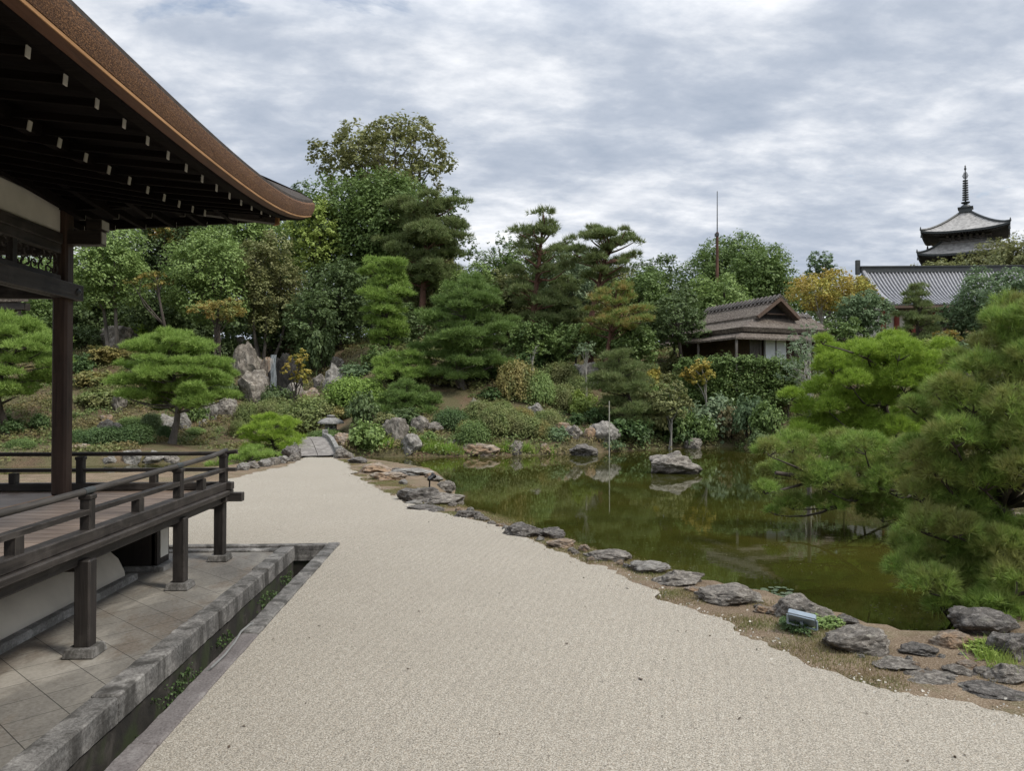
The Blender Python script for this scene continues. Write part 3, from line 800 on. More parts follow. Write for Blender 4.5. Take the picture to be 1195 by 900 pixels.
while d < 9.2:
    rafter(1.22, .02, 3.3, .40, d, 0, .04, .07, False); rafter(1.22, .02, 3.3, .38, d+.1, 1, .085, .12, False); d += .461
for s in range(0): MB().beam((-5.72, 4.2+s*1.05, 4.93), (-4.9, 4.2+s*1.05, 4.80), .09, .12).build('bracket', M['soffit'], hall)
# hip rafter to the corner
e0 = Vector(eave(.42, .0, 0, 0))
hr = MB().beam(e0+Vector((-.1,-.1,-.02)), (-5.75, 10.9, 5.28), .13, .18).build('hip_rafter', M['dark_wood_y'], hall)
MB().beam(e0+Vector((-.095,-.095,-.02)), e0+Vector((-.08,-.08,-.018)), .156, .205).build('end_cap', M['fascia'], hr)
# bracket block and pale end under the corner beside the pillar
bb = MB().box((-5.45, 10.9, 4.62), (.5, .16, .2)).box((-5.28, 10.9, 4.80), (.2, .24, .14)).build('bracket_block', M['dark_wood_x'], hall)
MB().box((-5.178, 10.9, 4.80), (.012, .2, .12)).box((-5.198, 10.9, 4.62), (.012, .13, .16)).build('end_cap', M['white_dull'], bb)
# pillars
def pillar(x, y, w=.30):
    p = MB().box((x, y, 3.05), (w, w, 4.1)).build('pillar', M['pillar'], hall, bevel=.03); return p
pillar(-5.75, 10.9, .205); pillar(-5.75, 7.0-.6); pillar(-5.75, 2.2); pillar(-10.2, 10.9, .27)
# wall framing above the openings, along both sides
def framing(a, b_, ax):
    L = [b_[i]-a[i] for i in (0,1)]; c = [(a[i]+b_[i])/2 for i in (0,1)]; n = math.hypot(*L)-.28
    def bx(z, h, t, name, mat): return MB().box((c[0], c[1], z), (t if ax == 'Y' else n, n if ax == 'Y' else t, h)).build(name, M[mat], hall, bevel=.008)
    w = 'dark_wood_y' if ax == 'Y' else 'dark_wood_x'
    bx(5.17, .2, .22, 'wall_plate', w)
    bx(4.86, .405, .06, 'plaster_panel', 'plaster'); bx(4.58, .15, .14, 'head_beam', w)
    r = bx(4.44, .13, .10, 'transom_rail', w); bx(4.00, .15, .10, 'transom_rail', w)
    # openwork transom: scrolling tracery inside a frame
    mb = MB(); rr = random.Random(3)
    m = int(n/.16)
    for i in range(m):
        for q in range(2):
            t = (i+.5)/m*n-n/2; z0 = 4.14+q*.16
            pts = []
            for g in range(9):
                an = g/8*5.2+q*2+i*1.1; ra = .03+.055*g/8
                u, z = t+ra*math.cos(an), z0+ra*math.sin(an)
                z = min(4.37, max(4.08, z))
                pts.append((c[0], c[1]+u, z) if ax == 'Y' else (c[0]+u, c[1], z))
            mb.tube(pts, .012, 5)
    mb.build('transom_openwork', M['dark_wood_z'], hall)
    for f in np.linspace(-.5, .5, 5)[1:-1]:
        p = (c[0], c[1]+f*n, 4.22) if ax == 'Y' else (c[0]+f*n, c[1], 4.22)
        MB().box(p, (.09, .09, .31)).build('transom_post', M['dark_wood_z'], hall)
    bx(3.86, .2, .1, 'tie_beam', w)
framing((-5.75, 6.4), (-5.75, 10.9), 'Y'); framing((-5.75, 2.2), (-5.75, 6.4), 'Y'); framing((-10.2, 10.9), (-5.75, 10.9), 'X')
# long nailed tie beam ends past the pillar with a metal boss
nb_ = MB().box((-5.585, 7.6, 3.86), (.06, 6.95, .22)).build('nailed_beam', M['dark_wood_y'], hall, bevel=.006)
MB().lathe((0,0,0), [(.055,0), (.05,.02), (.03,.032), (.012,.05)], 12).build('boss', M['bronze'], nb_, True)
bo = bpy.data.objects[-1] if False else [q for q in nb_.children][0]
bo.data.transform(Matrix.Translation(-Vector((0,0,0)))); 
bo.data.transform(Matrix.Translation(hall.location)); bo.data.transform(Matrix.Rotation(R(90), 4, 'Y')); bo.data.transform(Matrix.Translation(Vector((-5.556, 10.92, 3.86))-hall.location))
bk = MB().box((-5.75, 11.06, 3.86), (.28, .05, .22)).build('beam_end', M['dark_wood_x'], hall)
# inner ceiling, so the hall is dark inside
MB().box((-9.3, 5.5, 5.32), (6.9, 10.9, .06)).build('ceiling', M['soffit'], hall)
# white wall deep inside
# ---- veranda
DX, DY, DZ = -3.60, 11.55, 1.0
mb = MB(); yy = DY-.13; rb = random.Random(2)
while yy > -3:
    w = .235; x0 = -11.5
    mb.box(((DX-.12-5.66)/2, yy-w/2, DZ-.025), (abs(-5.66-(DX-.12)), w-.014, .05)); yy -= w
mb.build('veranda_board', M['deck'], hall)
mb = MB(); yy = 11.42; xx = -5.68
mb2 = MB()
while xx > -11.6:
    mb2.box((xx-.12, 11.2, DZ-.025), (.235, .44, .05)); xx -= .24
mb2.build('veranda_board', M['deck'], hall)
MB().box((-8.7, 3.9, DZ-.02), (5.9, 14.1, .06)).build('floor', M['deck'], hall)
MB().box((-5.63, 3.5, DZ+.02), (.075, 14.0, .06)).build('sill', M['sill'], hall, bevel=.006)
eb = MB(); eb.box((DX-.05, 4.2, DZ-.035), (.15, 14.68, .075)); eb.build('edge_board', M['dark_wood_y'], hall, bevel=.012)
eb = MB(); eb.box((-7.6, DY-.04, DZ-.035), (7.8, .15, .072)); eb.build('edge_board', M['dark_wood_x'], hall, bevel=.012)
MB().box((DX-.14, 4.2, DZ-.135), (.13, 14.9, .12)).build('edge_beam', M['dark_wood_y'], hall, bevel=.01)
MB().box((-7.55, DY-.2, DZ-.122), (7.9, .13, .09)).build('edge_beam', M['dark_wood_x'], hall, bevel=.01)
bz = MB().box((DX+.03, DY-.13, DZ-.1), (.34, .12, .13)).box((DX-.13, DY+.06, DZ-.1), (.12, .3, .13)); bz.build('beam_end', M['dark_wood_x'], hall, bevel=.008)
# joists below
for y_ in (7.33, 9.78, 11.3, 4.9, 2.4):
    MB().box((-4.75, y_+.12, DZ-.2), (2.0, .13, .15)).build('joist', M['dark_wood_x'], hall)
# posts on stone feet
for y_ in (2.4, 4.9, 7.33, 9.78, 11.42):
    s_ = .145 if y_ > 11 else .16
    PX = -3.64 if y_ < 9 else -3.69 if y_ < 11 else -3.735
    p = MB().box((PX, y_, .445), (.145, .145, .83)).build('post', M['dark_wood_z'], hall, bevel=.012)
    MB().add([(PX+i*a, y_+j*a, z) for a, z in ((.145,-.035), (.125,.05)) for i, j in ((-1,-1),(1,-1),(1,1),(-1,1))], [(3,2,1,0),(4,5,6,7),(0,1,5,4),(1,2,6,5),(2,3,7,6),(3,0,4,7)]).build('stone_foot', M['kerb_stone'], p, bevel=.008)
for x_ in (-5.6, -7.6, -9.8):
    p = MB().box((x_, 11.42, .42), (.2, .2, .78)).build('post', M['dark_wood_z'], hall, bevel=.012)
    MB().box((x_, 11.42, 0), (.36, .36, .09)).build('stone_foot', M['stone_block'], p, bevel=.01)
# railing
RX, RY = -3.69, 11.42
def hz(y): return 1.475+.075*max(0, min(1, (y-5.9)/5.5))**1.5
def mz(y): return 1.285+.02*max(0, min(1, (y-5.9)/5.5))
rail = hall
rk = 'dark_wood_y'
def rail_part(mb, name, mat, **k):
    return mb.build(name, M[mat], rail, **k)
ysr = list(np.linspace(-3, RY+.12, 24))
rail_part(MB().tube([(RX, y, hz(y)+(.03 if y > RY else 0)) for y in ysr], .034, 12), 'handrail', 'rail_wood', smooth=True)
mb = MB()
for a, b_ in zip(ysr[:-1], ysr[1:]): mb.beam((RX, a, mz(a)), (RX, b_+.001, mz(b_)), .085, .05)
rail_part(mb, 'middle_rail', rk)
rail_part(MB().box((RX, 4.2, DZ+.062), (.13, 14.7, .115)), 'base_rail', rk, bevel=.01)
rail_part(MB().tube([(-11.5, RY, 1.54), (-4.2, RY, 1.54), (RX+.0, RY, 1.545), (RX+.2, RY, 1.575)], .03, 12), 'handrail', 'dark_wood_x', smooth=True)
rail_part(MB().box((-7.6, RY, 1.305), (8.2, .08, .05)), 'middle_rail', 'dark_wood_x')
rail_part(MB().box((-7.6, RY, DZ+.064), (8.1, .13, .11)), 'base_rail', 'dark_wood_x', bevel=.01)
def rpost(x, y, top, full):
    if full:
        p = rail_part(MB().box((x, y, (DZ+.11+top-.03)/2), (.105, .105, top-.03-DZ-.11)), 'rail_post', 'dark_wood_z', bevel=.012)
        MB().box((x, y, top-.055), (.125, .125, .05)).build('post_collar', M['dark_wood_z'], p, bevel=.01)
    else: rail_part(MB().box((x, y, (DZ+.12+1.265)/2), (.09, .12, 1.265-DZ-.12)), 'rail_strut', 'dark_wood_z')
for y in (.7, 2.95, 5.2, 7.46, 9.7, RY): rpost(RX, y, hz(y)+(.02 if y == RY else 0), True)
for y in (1.8, 4.1, 6.3, 8.55, 10.5): rpost(RX, y, 0, False)
for x in (-5.75, -7.8, -9.9): rpost(x, RY, 1.535, True)
for x in (-4.7, -6.7, -8.8): rpost(x, RY, 0, False)
# metal caps on the handrail joints
for y in (7.46, 9.7): rail_part(MB().tube([(RX, y-.09, hz(y)), (RX, y+.09, hz(y))], .037, 12), 'metal_sleeve', 'bronze', smooth=True)
# plastered bank under the floor with its stone edge
prof = [(-4.55,-.02), (-4.57,.10), (-4.65,.26), (-4.80,.39), (-5.03,.48), (-5.5,.52), (-6.2,.52)]
mb = MB(); mb.grid([[(x, y, z) for x, z in prof] for y in (-4, 0, 4, 8, 10.2)])
mb.add([(x, 10.2, z) for x, z in prof]+[(-6.2, 10.2, -.03)], [tuple(range(8))])
mb.build('plaster_bank', M['bank_plaster'], hall, True)
MB().box((-4.49, 3.1, -.005), (.11, 14.4, .1)).build('bank_edging', M['stone_block'], hall, bevel=.01)
# dark screen below the corner with one pale face
fr = MB().box((-5.3, 10.85, .42), (1.75, .1, .84)).box((-4.43, 11.0, .42), (.08, .4, .84)).build('underfloor_screen', M['dark_wood_z'], hall)
MB().box((-4.385, 11.02, .46), (.012, .26, .68)).build('pale_panel', M['shoji_grey'] if 'shoji_grey' in M else M['plaster'], fr)
MB().box((-4.55, 10.98, -.01), (.55, .5, .07)).build('screen_sill', M['stone_block'], fr)
# ------------------------------------------------------------------ rocks: (label, px, foot py, w, h, material)
for a in [
 # slope on the left
 ('large grey boulder with a slanting top above the left slope', 132, 407, 40, 28, 'rock_grey'),
 ('small upright grey rock left of the clipped umbrella pine', 137, 480, 17, 26, 'rock_grey'),
 ('rounded grey rock behind the dark clipped bush on the left', 119, 509, 23, 20, 'rock_grey'),
 ('small rounded rock touching a larger grey one on the left', 135, 507, 14, 14, 'rock_grey'),
 ('flat pinkish rock part way up the left slope', 122, 492, 14, 8, 'rock_warm'),
 ('broad pale rock directly behind the umbrella pine trunk', 189, 503, 34, 20, 'rock_pale'),
 ('pale lumpy rock right of the umbrella pine trunk', 211, 502, 22, 22, 'rock_pale'),
 ('small white stone on the dirt right of the umbrella pine', 236, 499, 11, 10, 'rock_pale'),
 ('light grey rock half hidden under the umbrella pine branches', 240, 490, 22, 24, 'rock_pale'),
 ('grey rock below the big boulders beside the waterfall', 262, 486, 24, 22, 'rock_grey'),
 ('tall dark leaning boulder, upper of two left of the waterfall', 287, 441, 38, 44, 'rock_tan'),
 ('broad pale boulder, lower of two left of the waterfall', 292, 470, 36, 40, 'rock_tan'),
 ('reddish brown rock face right beside the waterfall', 311, 452, 16, 36, 'rock_warm'),
 ('grey rock at the right foot of the waterfall', 341, 470, 26, 24, 'rock_grey'),
 ('tall brown rock above the waterfall with a pointed top', 338, 414, 28, 32, 'rock_warm'),
 ('small brown rock at the lip of the waterfall', 321, 414, 18, 12, 'rock_warm'),
 ('pale blocky stone among the trees above the waterfall', 278, 404, 16, 12, 'rock_pale'),
 ('white craggy rock below the trees left of the trained pines', 388, 455, 26, 32, 'rock_pale'),
 ('grey rock left of the white craggy rock', 373, 452, 16, 16, 'rock_grey'),
 ('pinkish rock behind the large clipped mound', 362, 468, 24, 16, 'rock_warm'),
 ('pointed grey rock above the white craggy rock', 392, 430, 16, 14, 'rock_grey'),
 # around the bridge and lantern
 ('dark brown rock at the right end of the stone bridge', 397, 521, 22, 16, 'rock_warm'),
 ('grey rock under the bridge abutment beside the gravel', 400, 535, 22, 12, 'rock_grey'),
 ('dark rock at the left end of the stone bridge', 338, 536, 22, 16, 'rock_dark'),
 # far shore, left to right
 ('angular grey rock leaning on the far shore', 461, 515, 28, 28, 'rock_grey'),
 ('lichen speckled upright rock standing at the water edge', 478, 530, 29, 24, 'rock_pale'),
 ('wide grey rock above the angular leaning one', 487, 503, 26, 18, 'rock_grey'),
 ('grey rock between two low pines on the far shore', 508, 506, 20, 14, 'rock_grey'),
 ('grey rock high on the bank between pine trunks', 504, 449, 24, 18, 'rock_grey'),
 ('small round stone in the bright grass of the far shore', 526, 519, 11, 7, 'rock_pale'),
 ('low flat rock at the water left of the long orange one', 527, 531, 17, 6, 'rock_warm'),
 ('small pale stone under the bushes right of the bridge', 452, 524, 13, 10, 'rock_pale'),
 ('long flat orange and grey block lying at the far water edge', 560, 532, 46, 15, 'rock_warm'),
 ('small pointed rock on the far shore right of the flat block', 603, 530, 17, 16, 'rock_grey'),
 ('small brown pointed rock beside the blue green ferns', 637, 530, 15, 13, 'rock_warm'),
 ('low dark flat rock on the far shore before the ferns', 682, 532, 30, 13, 'rock_dark'),
 ('pinkish rock above the ferns on the far shore', 656, 506, 21, 13, 'rock_warm'),
 ('grey rock behind the low dark flat one', 669, 513, 20, 17, 'rock_grey'),
 ('small grey rock left of the pale pyramid rock', 687, 512, 16, 14, 'rock_warm'),
 ('pale pyramid shaped rock behind the bamboo pole', 708, 519, 36, 28, 'rock_pale'),
 ('large pale boulder high on the middle of the far slope', 683, 450, 30, 28, 'rock_pale'),
 ('small pointed rock beside the dark trunk of the trained pine', 553, 478, 13, 14, 'rock_grey'),
 ('grey rock left of the dark trunk of the trained pine', 507, 505, 18, 12, 'rock_grey'),
 ('whitish shrubby rock in the middle of the far slope', 625, 486, 20, 16, 'rock_pale'),
 ('small grey rock among the clipped bushes of the far shore', 600, 509, 11, 12, 'rock_grey'),
 ('grey rock at the far water edge right of the pond rock', 810, 524, 19, 13, 'rock_grey'),
 # near shore from the bridge down
 ('rounded brown rock nearest the bridge on the gravel point', 440, 552, 40, 11, 'rock_warm'),
 ('small dark rock behind the rounded brown one', 416, 541, 21, 7, 'rock_dark'),
 ('flat brown rock on the grass of the gravel point', 451, 561, 41, 9, 'rock_warm'),
 ('long pale flat rock along the water of the gravel point', 478, 555, 49, 7, 'rock_pale'),
 ('rounded grey rock behind the black spotlight', 518, 572, 24, 11, 'rock_grey'),
 ('small pale rock beside the black spotlight', 508, 562, 17, 7, 'rock_pale'),
 ('dark lichen covered rock on the tip of the gravel point', 487, 586, 44, 16, 'rock_dark'),
 ('wide flat topped rock at the tip of the gravel point', 517, 589, 46, 13, 'rock_grey'),
 ('low flat dark slab in the gravel below the point', 497, 597, 41, 7, 'rock_dark'),
 ('small flat pale stone at the gravel edge left of the dark slab', 482, 590, 20, 5, 'rock_pale'),
 ('low dark stone at the water with a small block beside it', 545, 604, 29, 8, 'rock_dark'),
 ('small square block at the water edge', 559, 607, 12, 7, 'rock_grey'),
 ('long dark rock with white lichen at the near water edge', 613, 627, 46, 15, 'rock_dark'),
 ('smooth dark rock joined to the long lichen rock', 643, 629, 32, 11, 'rock_dark'),
 ('small sandy rock right of the smooth dark one', 656, 640, 33, 9, 'rock_warm'),
 ('tiny orange stone standing at the start of a flat slab', 682, 645, 13, 9, 'rock_warm'),
 ('long thin flat slab along the near water edge', 708, 654, 56, 10, 'rock_grey'),
 ('pale rock under the upright orange stone', 762, 669, 46, 12, 'rock_pale'),
 ('upright orange stone set on a pale rock', 767, 668, 13, 11, 'rock_warm'),
 ('long grey rock beside the pale one on the near shore', 797, 684, 56, 15, 'rock_grey'),
 ('flat orange rock on the soil of the near shore', 813, 692, 24, 6, 'rock_warm'),
 ('wide weathered grey rock before the lily pads', 856, 706, 71, 18, 'rock_grey'),
 ('orange stone beside the lily pads', 894, 716, 23, 8, 'rock_warm'),
 ('reddish stone left of the big rock behind the floodlight', 908, 718, 22, 9, 'rock_warm'),
 ('big humped grey rock behind the grey floodlight', 944, 724, 62, 25, 'rock_grey'),
 ('small dark rock between the humped rock and the long slab', 990, 731, 27, 10, 'rock_dark'),
 ('long sloping slab with white lichen on the right near shore', 1012, 765, 77, 25, 'rock_grey'),
 ('low dark flat stone across the mouth of the small inlet', 1078, 766, 41, 10, 'rock_dark'),
 ('brown upright rock under the overhanging pine at the inlet', 1113, 757, 46, 18, 'rock_warm'),
 ('dark slanting rock in the shade under the large pine', 1160, 741, 70, 27, 'rock_dark'),
 ('round dark rock at the right edge of the picture', 1190, 771, 52, 29, 'rock_dark'),
 ('low grey rock below the grass at the lower right', 1184, 797, 48, 18, 'rock_grey'),
 ('grey stone in the wet gravel right of the inlet', 1122, 789, 32, 10, 'rock_grey'),
 ('reddish stone in the wet gravel right of the inlet', 1133, 780, 24, 7, 'rock_warm'),
 ('small grey stone beside the grass at the lower right', 1150, 789, 29, 9, 'rock_grey'),
 ('long low edging stone along the path at the lower right', 1096, 800, 63, 6, 'rock_grey'),
 ('last low edging stone in the lower right corner', 1170, 815, 66, 8, 'rock_dark'),
 ('flat edging stone just right of the long lichen slab', 1052, 783, 49, 7, 'rock_grey'),
 # right shore
 ('sandy orange rock on the right shore under the large pine', 1190, 611, 24, 12, 'rock_warm'),
 ('pale flat rock on the right shore among pine branches', 1130, 600, 24, 10, 'rock_pale'),
 ('brown rock in the gap of the bright green pine', 1044, 512, 24, 16, 'rock_warm'),
 # left arm of the pond
 ('flat brown stone on the far bank of the left channel', 93, 526, 26, 8, 'rock_warm'),
 ('rounded pale stone left of three on the left channel', 152, 541, 24, 16, 'rock_pale'),
 ('flat topped pale stone in the middle of the left channel bank', 177, 540, 28, 14, 'rock_pale'),
 ('grey stone right of the flat topped one on the left channel', 198, 541, 20, 12, 'rock_grey'),
 ('small stone seen left of the rail post on the left channel', 126, 541, 14, 9, 'rock_pale'),
]:
    rock(*a)
rock('jagged grey boulder standing alone in the middle of the pond', 791, 553, 54, 26, 'rock_grey', variant=6, z=WATER, sink=.35)
for i, (px, py) in enumerate([(283,549),(295,547),(307,545),(318,543),(329,541),(341,539)]):
    rock('rough edging stone in the row left of the bridge', px, py, 15, 9, 'rock_grey' if i % 2 else 'rock_pale', group='edging stones beside the left channel')
for i, (px, py) in enumerate([(1030,768),(1070,780),(1100,770),(1125,768),(1140,800),(1160,800),(1060,790),(1085,786),(900,719),(930,728),(960,733),(1005,770),(566,609),(600,624),(630,632),(668,645),(725,660),(748,670),(780,682),(820,694),(838,704),(886,712),(918,722),(976,735),(986,741),(1042,775),(1062,772),(1090,768),(1078,790),(1110,796),(528,592),(536,598),(470,566),(462,552),(500,558),(548,598),(574,614),(584,617),(590,619),(672,648),(690,656),(732,664),(742,667),(830,700),(925,727),(972,735)]):
    rock('small shore pebble stone between larger rocks at the gravel edge', px, py, 10, 6, ('rock_grey','rock_warm','rock_pale')[i % 3], group='small stones between the shore rocks')

# ------------------------------------------------------------------ shrubs: (label, px, foot py, w, h, leaf, loose)
for a in [
 ('round clipped bush at the left end of the mounds by the bridge', 287, 497, 26, 22, 'azalea', False),
 ('round clipped bush, second from the left by the bridge', 308, 497, 34, 22, 'azalea', False),
 ('round clipped bush behind the two by the bridge', 318, 484, 32, 17, 'azalea', False),
 ('largest clipped mound behind the stone lantern', 361, 505, 62, 34, 'azalea', False),
 ('small round bush on the dirt left of the bright low pine', 276, 510, 20, 16, 'azalea', False),
 ('low trimmed green hedge in front of the stone lantern', 378, 518, 36, 13, 'oak', False),
 ('loose leafy bush right of the stone bridge', 428, 531, 54, 36, 'light', True),
 ('yellowish small bush above the large clipped mound', 358, 474, 22, 12, 'lime', True),
 ('bright yellow green mound above the lantern', 411, 477, 56, 30, 'pine_bright', False),
 ('dark leafy bush right of the stone lantern', 424, 503, 44, 42, 'dark', True),
 ('dark bush below the trained pine on the far shore', 526, 504, 32, 22, 'azalea_dark', False),
 ('rusty round bush at the foot of the trained pine', 547, 511, 26, 16, 'azalea_rust', False),
 ('bright green bush above the long flat shore block', 552, 521, 34, 24, 'oak', False),
 ('wide clipped bush right of the bright green one', 577, 511, 36, 30, 'azalea', False),
 ('tall brownish clipped dome in the middle of the far slope', 605, 470, 40, 40, 'azalea_rust', False),
 ('pale green clipped dome beside the tall brownish one', 627, 473, 34, 32, 'light', False),
 ('dark bush above the clipped domes of the far slope', 617, 434, 42, 24, 'azalea_dark', True),
 ('dull clipped dome right of the pale green one', 656, 480, 32, 26, 'azalea', False),
 ('small dome below the large pale boulder', 676, 463, 26, 20, 'azalea', False),
 ('low clipped bush right of the small pointed shore rock', 612, 512, 36, 22, 'azalea', False),
 ('flat clipped bush above the small brown shore rock', 631, 514, 24, 18, 'azalea_rust', False),
 ('small dome high in the row above the ferns', 640, 501, 26, 18, 'azalea', False),
 ('small bush below the trunk of the trained pine', 585, 487, 26, 16, 'azalea', False),
 ('low yellowish bush right of the trunk of the trained pine', 606, 493, 26, 14, 'azalea_rust', False),
 ('wide dark bush across the slope behind the domes', 578, 471, 40, 18, 'azalea_dark', True),
 ('yellow green loose bush left of the bamboo pole', 684, 491, 38, 32, 'lime', True),
 ('dark bush under the yellow green one on the far shore', 673, 498, 22, 14, 'azalea_dark', True),
 ('blue green fern clump at the far water edge', 650, 520, 36, 20, 'blue', True),
 ('small blue green plant beside the pole at the water', 712, 527, 30, 14, 'blue', True),
 ('big dark bush hanging over the far water right of the pole', 740, 526, 56, 34, 'azalea_dark', True),
 ('grey green bush above the big dark one', 738, 494, 46, 44, 'olive', True),
 ('yellow tinted bush near the top of the far slope', 764, 462, 38, 32, 'yellow', True),
 ('muted bush between the yellow tinted bush and the hedge', 789, 470, 44, 32, 'olive', True),
 ('dark evergreen bush right of the big shore bush', 788, 520, 52, 44, 'oak', True),
 ('wide loose bush over the water below the tea house hedge', 832, 517, 70, 50, 'grey', True),
 ('dry brown bush hanging over the far water', 853, 521, 44, 40, 'brown', True),
 ('blue green leafy bush on the right of the dry brown one', 880, 512, 42, 46, 'blue', True),
 ('yellow green bush below the middle of the tea house hedge', 856, 475, 46, 34, 'lime', True),
 ('bright leafy bush right of the yellow green one', 888, 475, 34, 34, 'lime', True),
 ('bronze green tall bush beside the bright green pine', 913, 490, 52, 60, 'olive', True),
 ('dark shade bush low at the right end of the far shore', 896, 526, 44, 22, 'dark', True),
 # left slope
 ('mossy brown azalea on the left slope below the boulder', 112, 428, 48, 22, 'azalea_rust', True),
 ('green brown azalea lower on the left slope', 104, 456, 50, 22, 'azalea_rust', True),
 ('wide mossy azalea left of the umbrella pine', 115, 478, 60, 24, 'azalea', True),
 ('dark bush beside the pillar on the left slope', 92, 409, 36, 26, 'dark', True),
 ('vivid clipped pad behind the top of the umbrella pine', 174, 400, 52, 24, 'pine_vivid', False),
 ('dark clipped bush left of the umbrella pine trunk', 154, 520, 34, 20, 'azalea_dark', False),
 ('wide dark green clipped bush on the far left bank', 117, 521, 44, 18, 'azalea_dark', False),
 ('dark small bush behind the umbrella pine trunk', 174, 507, 22, 20, 'dark', False),
 ('pale green bush left of the umbrella pine trunk', 150, 502, 22, 12, 'light', False),
 ('small upright bush touching the umbrella pine trunk', 190, 514, 14, 14, 'azalea_dark', False),
 ('small bush half behind the pillar on the left bank', 87, 520, 20, 14, 'azalea_dark', False),
 ('light green low bush on the dirt right of the umbrella pine', 226, 509, 20, 8, 'light', False),
 ('leafy bush under the right branches of the umbrella pine', 226, 496, 28, 22, 'oak', True),
 ('dark bush left of the pillar at the channel', 44, 505, 28, 20, 'azalea_dark', True),
 ('low dark bush at the left edge above the railing', 10, 510, 30, 22, 'azalea_dark', True),
 ('bright small bush on the bank left of the pillar', 20, 525, 26, 10, 'oak', False),
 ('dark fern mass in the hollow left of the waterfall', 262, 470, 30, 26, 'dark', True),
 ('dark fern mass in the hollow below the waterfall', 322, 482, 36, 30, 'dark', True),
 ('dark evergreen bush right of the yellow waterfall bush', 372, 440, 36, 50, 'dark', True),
 ('grey leaved bush over the white craggy rock', 414, 447, 50, 22, 'blue', True),
 ('green bush beside the dark floodlit spot of the slope', 455, 447, 40, 20, 'olive', True),
 ('low spreading bush on the slope left of the pine trunk', 490, 455, 40, 20, 'olive', True),
 ('low green bush behind the flat rocks of the far shore', 498, 517, 26, 12, 'light', True),
 ('dark leafy bush under the right end of the tea house hedge', 905, 470, 50, 40, 'oak', True),
 ('mid green bush directly below the tea house hedge', 835, 462, 46, 30, 'oak', True),
 ('olive bush left of the tea house hedge', 795, 448, 46, 34, 'olive', True),
 ('pale tinted bush in the middle of the right shore thicket', 812, 490, 48, 38, 'light', True),
 ('dark hollow bush above the far water below the thicket', 800, 524, 46, 28, 'azalea_dark', True),
 ('green bush behind the far rock right of the pond boulder', 822, 522, 40, 34, 'oak', True),
 ('wide olive bush between the bamboo pole and the thicket', 760, 512, 56, 46, 'olive', True),
 ('light bush above the two stemmed small tree', 770, 482, 40, 30, 'light', True),
 ('green bush touching the low limb of the right bank pine', 905, 512, 48, 40, 'oak', True),
 ('rust brown azalea high on the left slope', 150, 425, 46, 20, 'azalea_rust', True),
 ('green azalea right behind the umbrella pine', 165, 450, 56, 26, 'azalea', True),
 ('shaded bush on the slope left of the umbrella pine', 80, 440, 44, 26, 'azalea_dark', True),
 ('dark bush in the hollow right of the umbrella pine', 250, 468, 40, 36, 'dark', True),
 ('dark bush at the foot of the trees above the left slope', 215, 405, 60, 30, 'dark', True),
 ('green bush between the tree trunks above the left slope', 160, 398, 50, 26, 'oak', True),
 ('dark bush left of the upper waterfall boulder', 258, 425, 40, 34, 'dark', True),
 ('shadowy bush above the waterfall on the right', 366, 415, 44, 34, 'dark', True),
 ('loose green bush at the foot of the pale trained pine', 440, 432, 50, 26, 'oak', True),
 ('dull bush right behind the pale trained pine', 482, 428, 50, 30, 'olive', True),
 ('low olive bush left of the large layered pine trunk', 518, 455, 44, 22, 'olive', True),
 ('bushy growth right of the large layered pine trunk', 576, 447, 50, 30, 'azalea_dark', True),
 ('green bush at the top of the slope behind the domes', 642, 430, 46, 24, 'oak', True),
 ('low bush left of the large pale boulder', 655, 447, 34, 20, 'azalea', False),
 ('brown green bush right of the large pale boulder', 716, 445, 44, 28, 'azalea_rust', True),
 ('yellowish low bush above the lantern on the bare slope', 400, 492, 30, 16, 'azalea_rust', True),
 ('bushy plant at the lower edge of the rocks right of the lantern', 446, 505, 34, 20, 'olive', True),
 ('round dull bush on the slope above the flat shore block', 560, 492, 30, 20, 'azalea', False),
 ('clipped dome low on the slope by the shore stones', 592, 502, 30, 20, 'azalea', False),
 ('dark bush at the foot of the dark bush row by the ferns', 700, 500, 30, 22, 'azalea_dark', True),
 ('dark bush at the foot of the low pine on the far shore', 470, 500, 44, 22, 'dark', True),
]:
    shrub(a[0], a[1], a[2], a[3], a[4], a[5], a[6])
# undergrowth on the slopes: too thick to count
rng = np.random.default_rng(31); V = []
cand = []
for k in range(19000):
    px = rng.uniform(-80, 1260) if k < 16000 else rng.uniform(1200, 2000); D = rng.uniform(30, 68) if px < 960 else rng.uniform(16 if px < 1260 else 11, 66)
    p = at(px, 462, D); cand.append((p[0], p[1], px, D))
cand = np.array(cand); zz = H(cand[:,:2]); ip = inpoly(cand[:,:2], POND); ic = inpoly(cand[:,:2], COURT)
dd_ = dpoly(cand[:,:2], POND)
for (x, y, px, D), z, a_, b_, ds in zip(cand, zz, ip, ic, dd_):
    if a_ or b_: continue
    f = noise.noise(Vector((x*.35, y*.35, 0)))
    thr = -.12 if D < 50 else -.35
    if px < 420: thr = -.75
    if px > 420 and ds < 2.6: thr = -.6
    if px > 735: thr = -.6
    if px < 420 and ds < 7.2: thr = .22
    if f < thr: continue
    s = rng.uniform(.18, .5); n = int(26*(s/.35)**1.3)
    dq = sph(n, -.1, rng); q = np.array([x, y, z])+dq*np.array([s, s, s*rng.uniform(.5,.9)])*rng.uniform(.75,1.1,(n,1))
    V.append(leaf_quads(q, unit(rng.normal(size=(n,3))*.5+dq*.5+np.array([0,-.1,.4])), np.full(n, .13), .6, rng))
V = np.concatenate(V)
o = link('undergrowth', poly_mesh('undergrowth', V, 4), G['under']); tag(o, 'low mixed undergrowth and ground cover on the slopes behind the pond', 'undergrowth', kind='stuff')
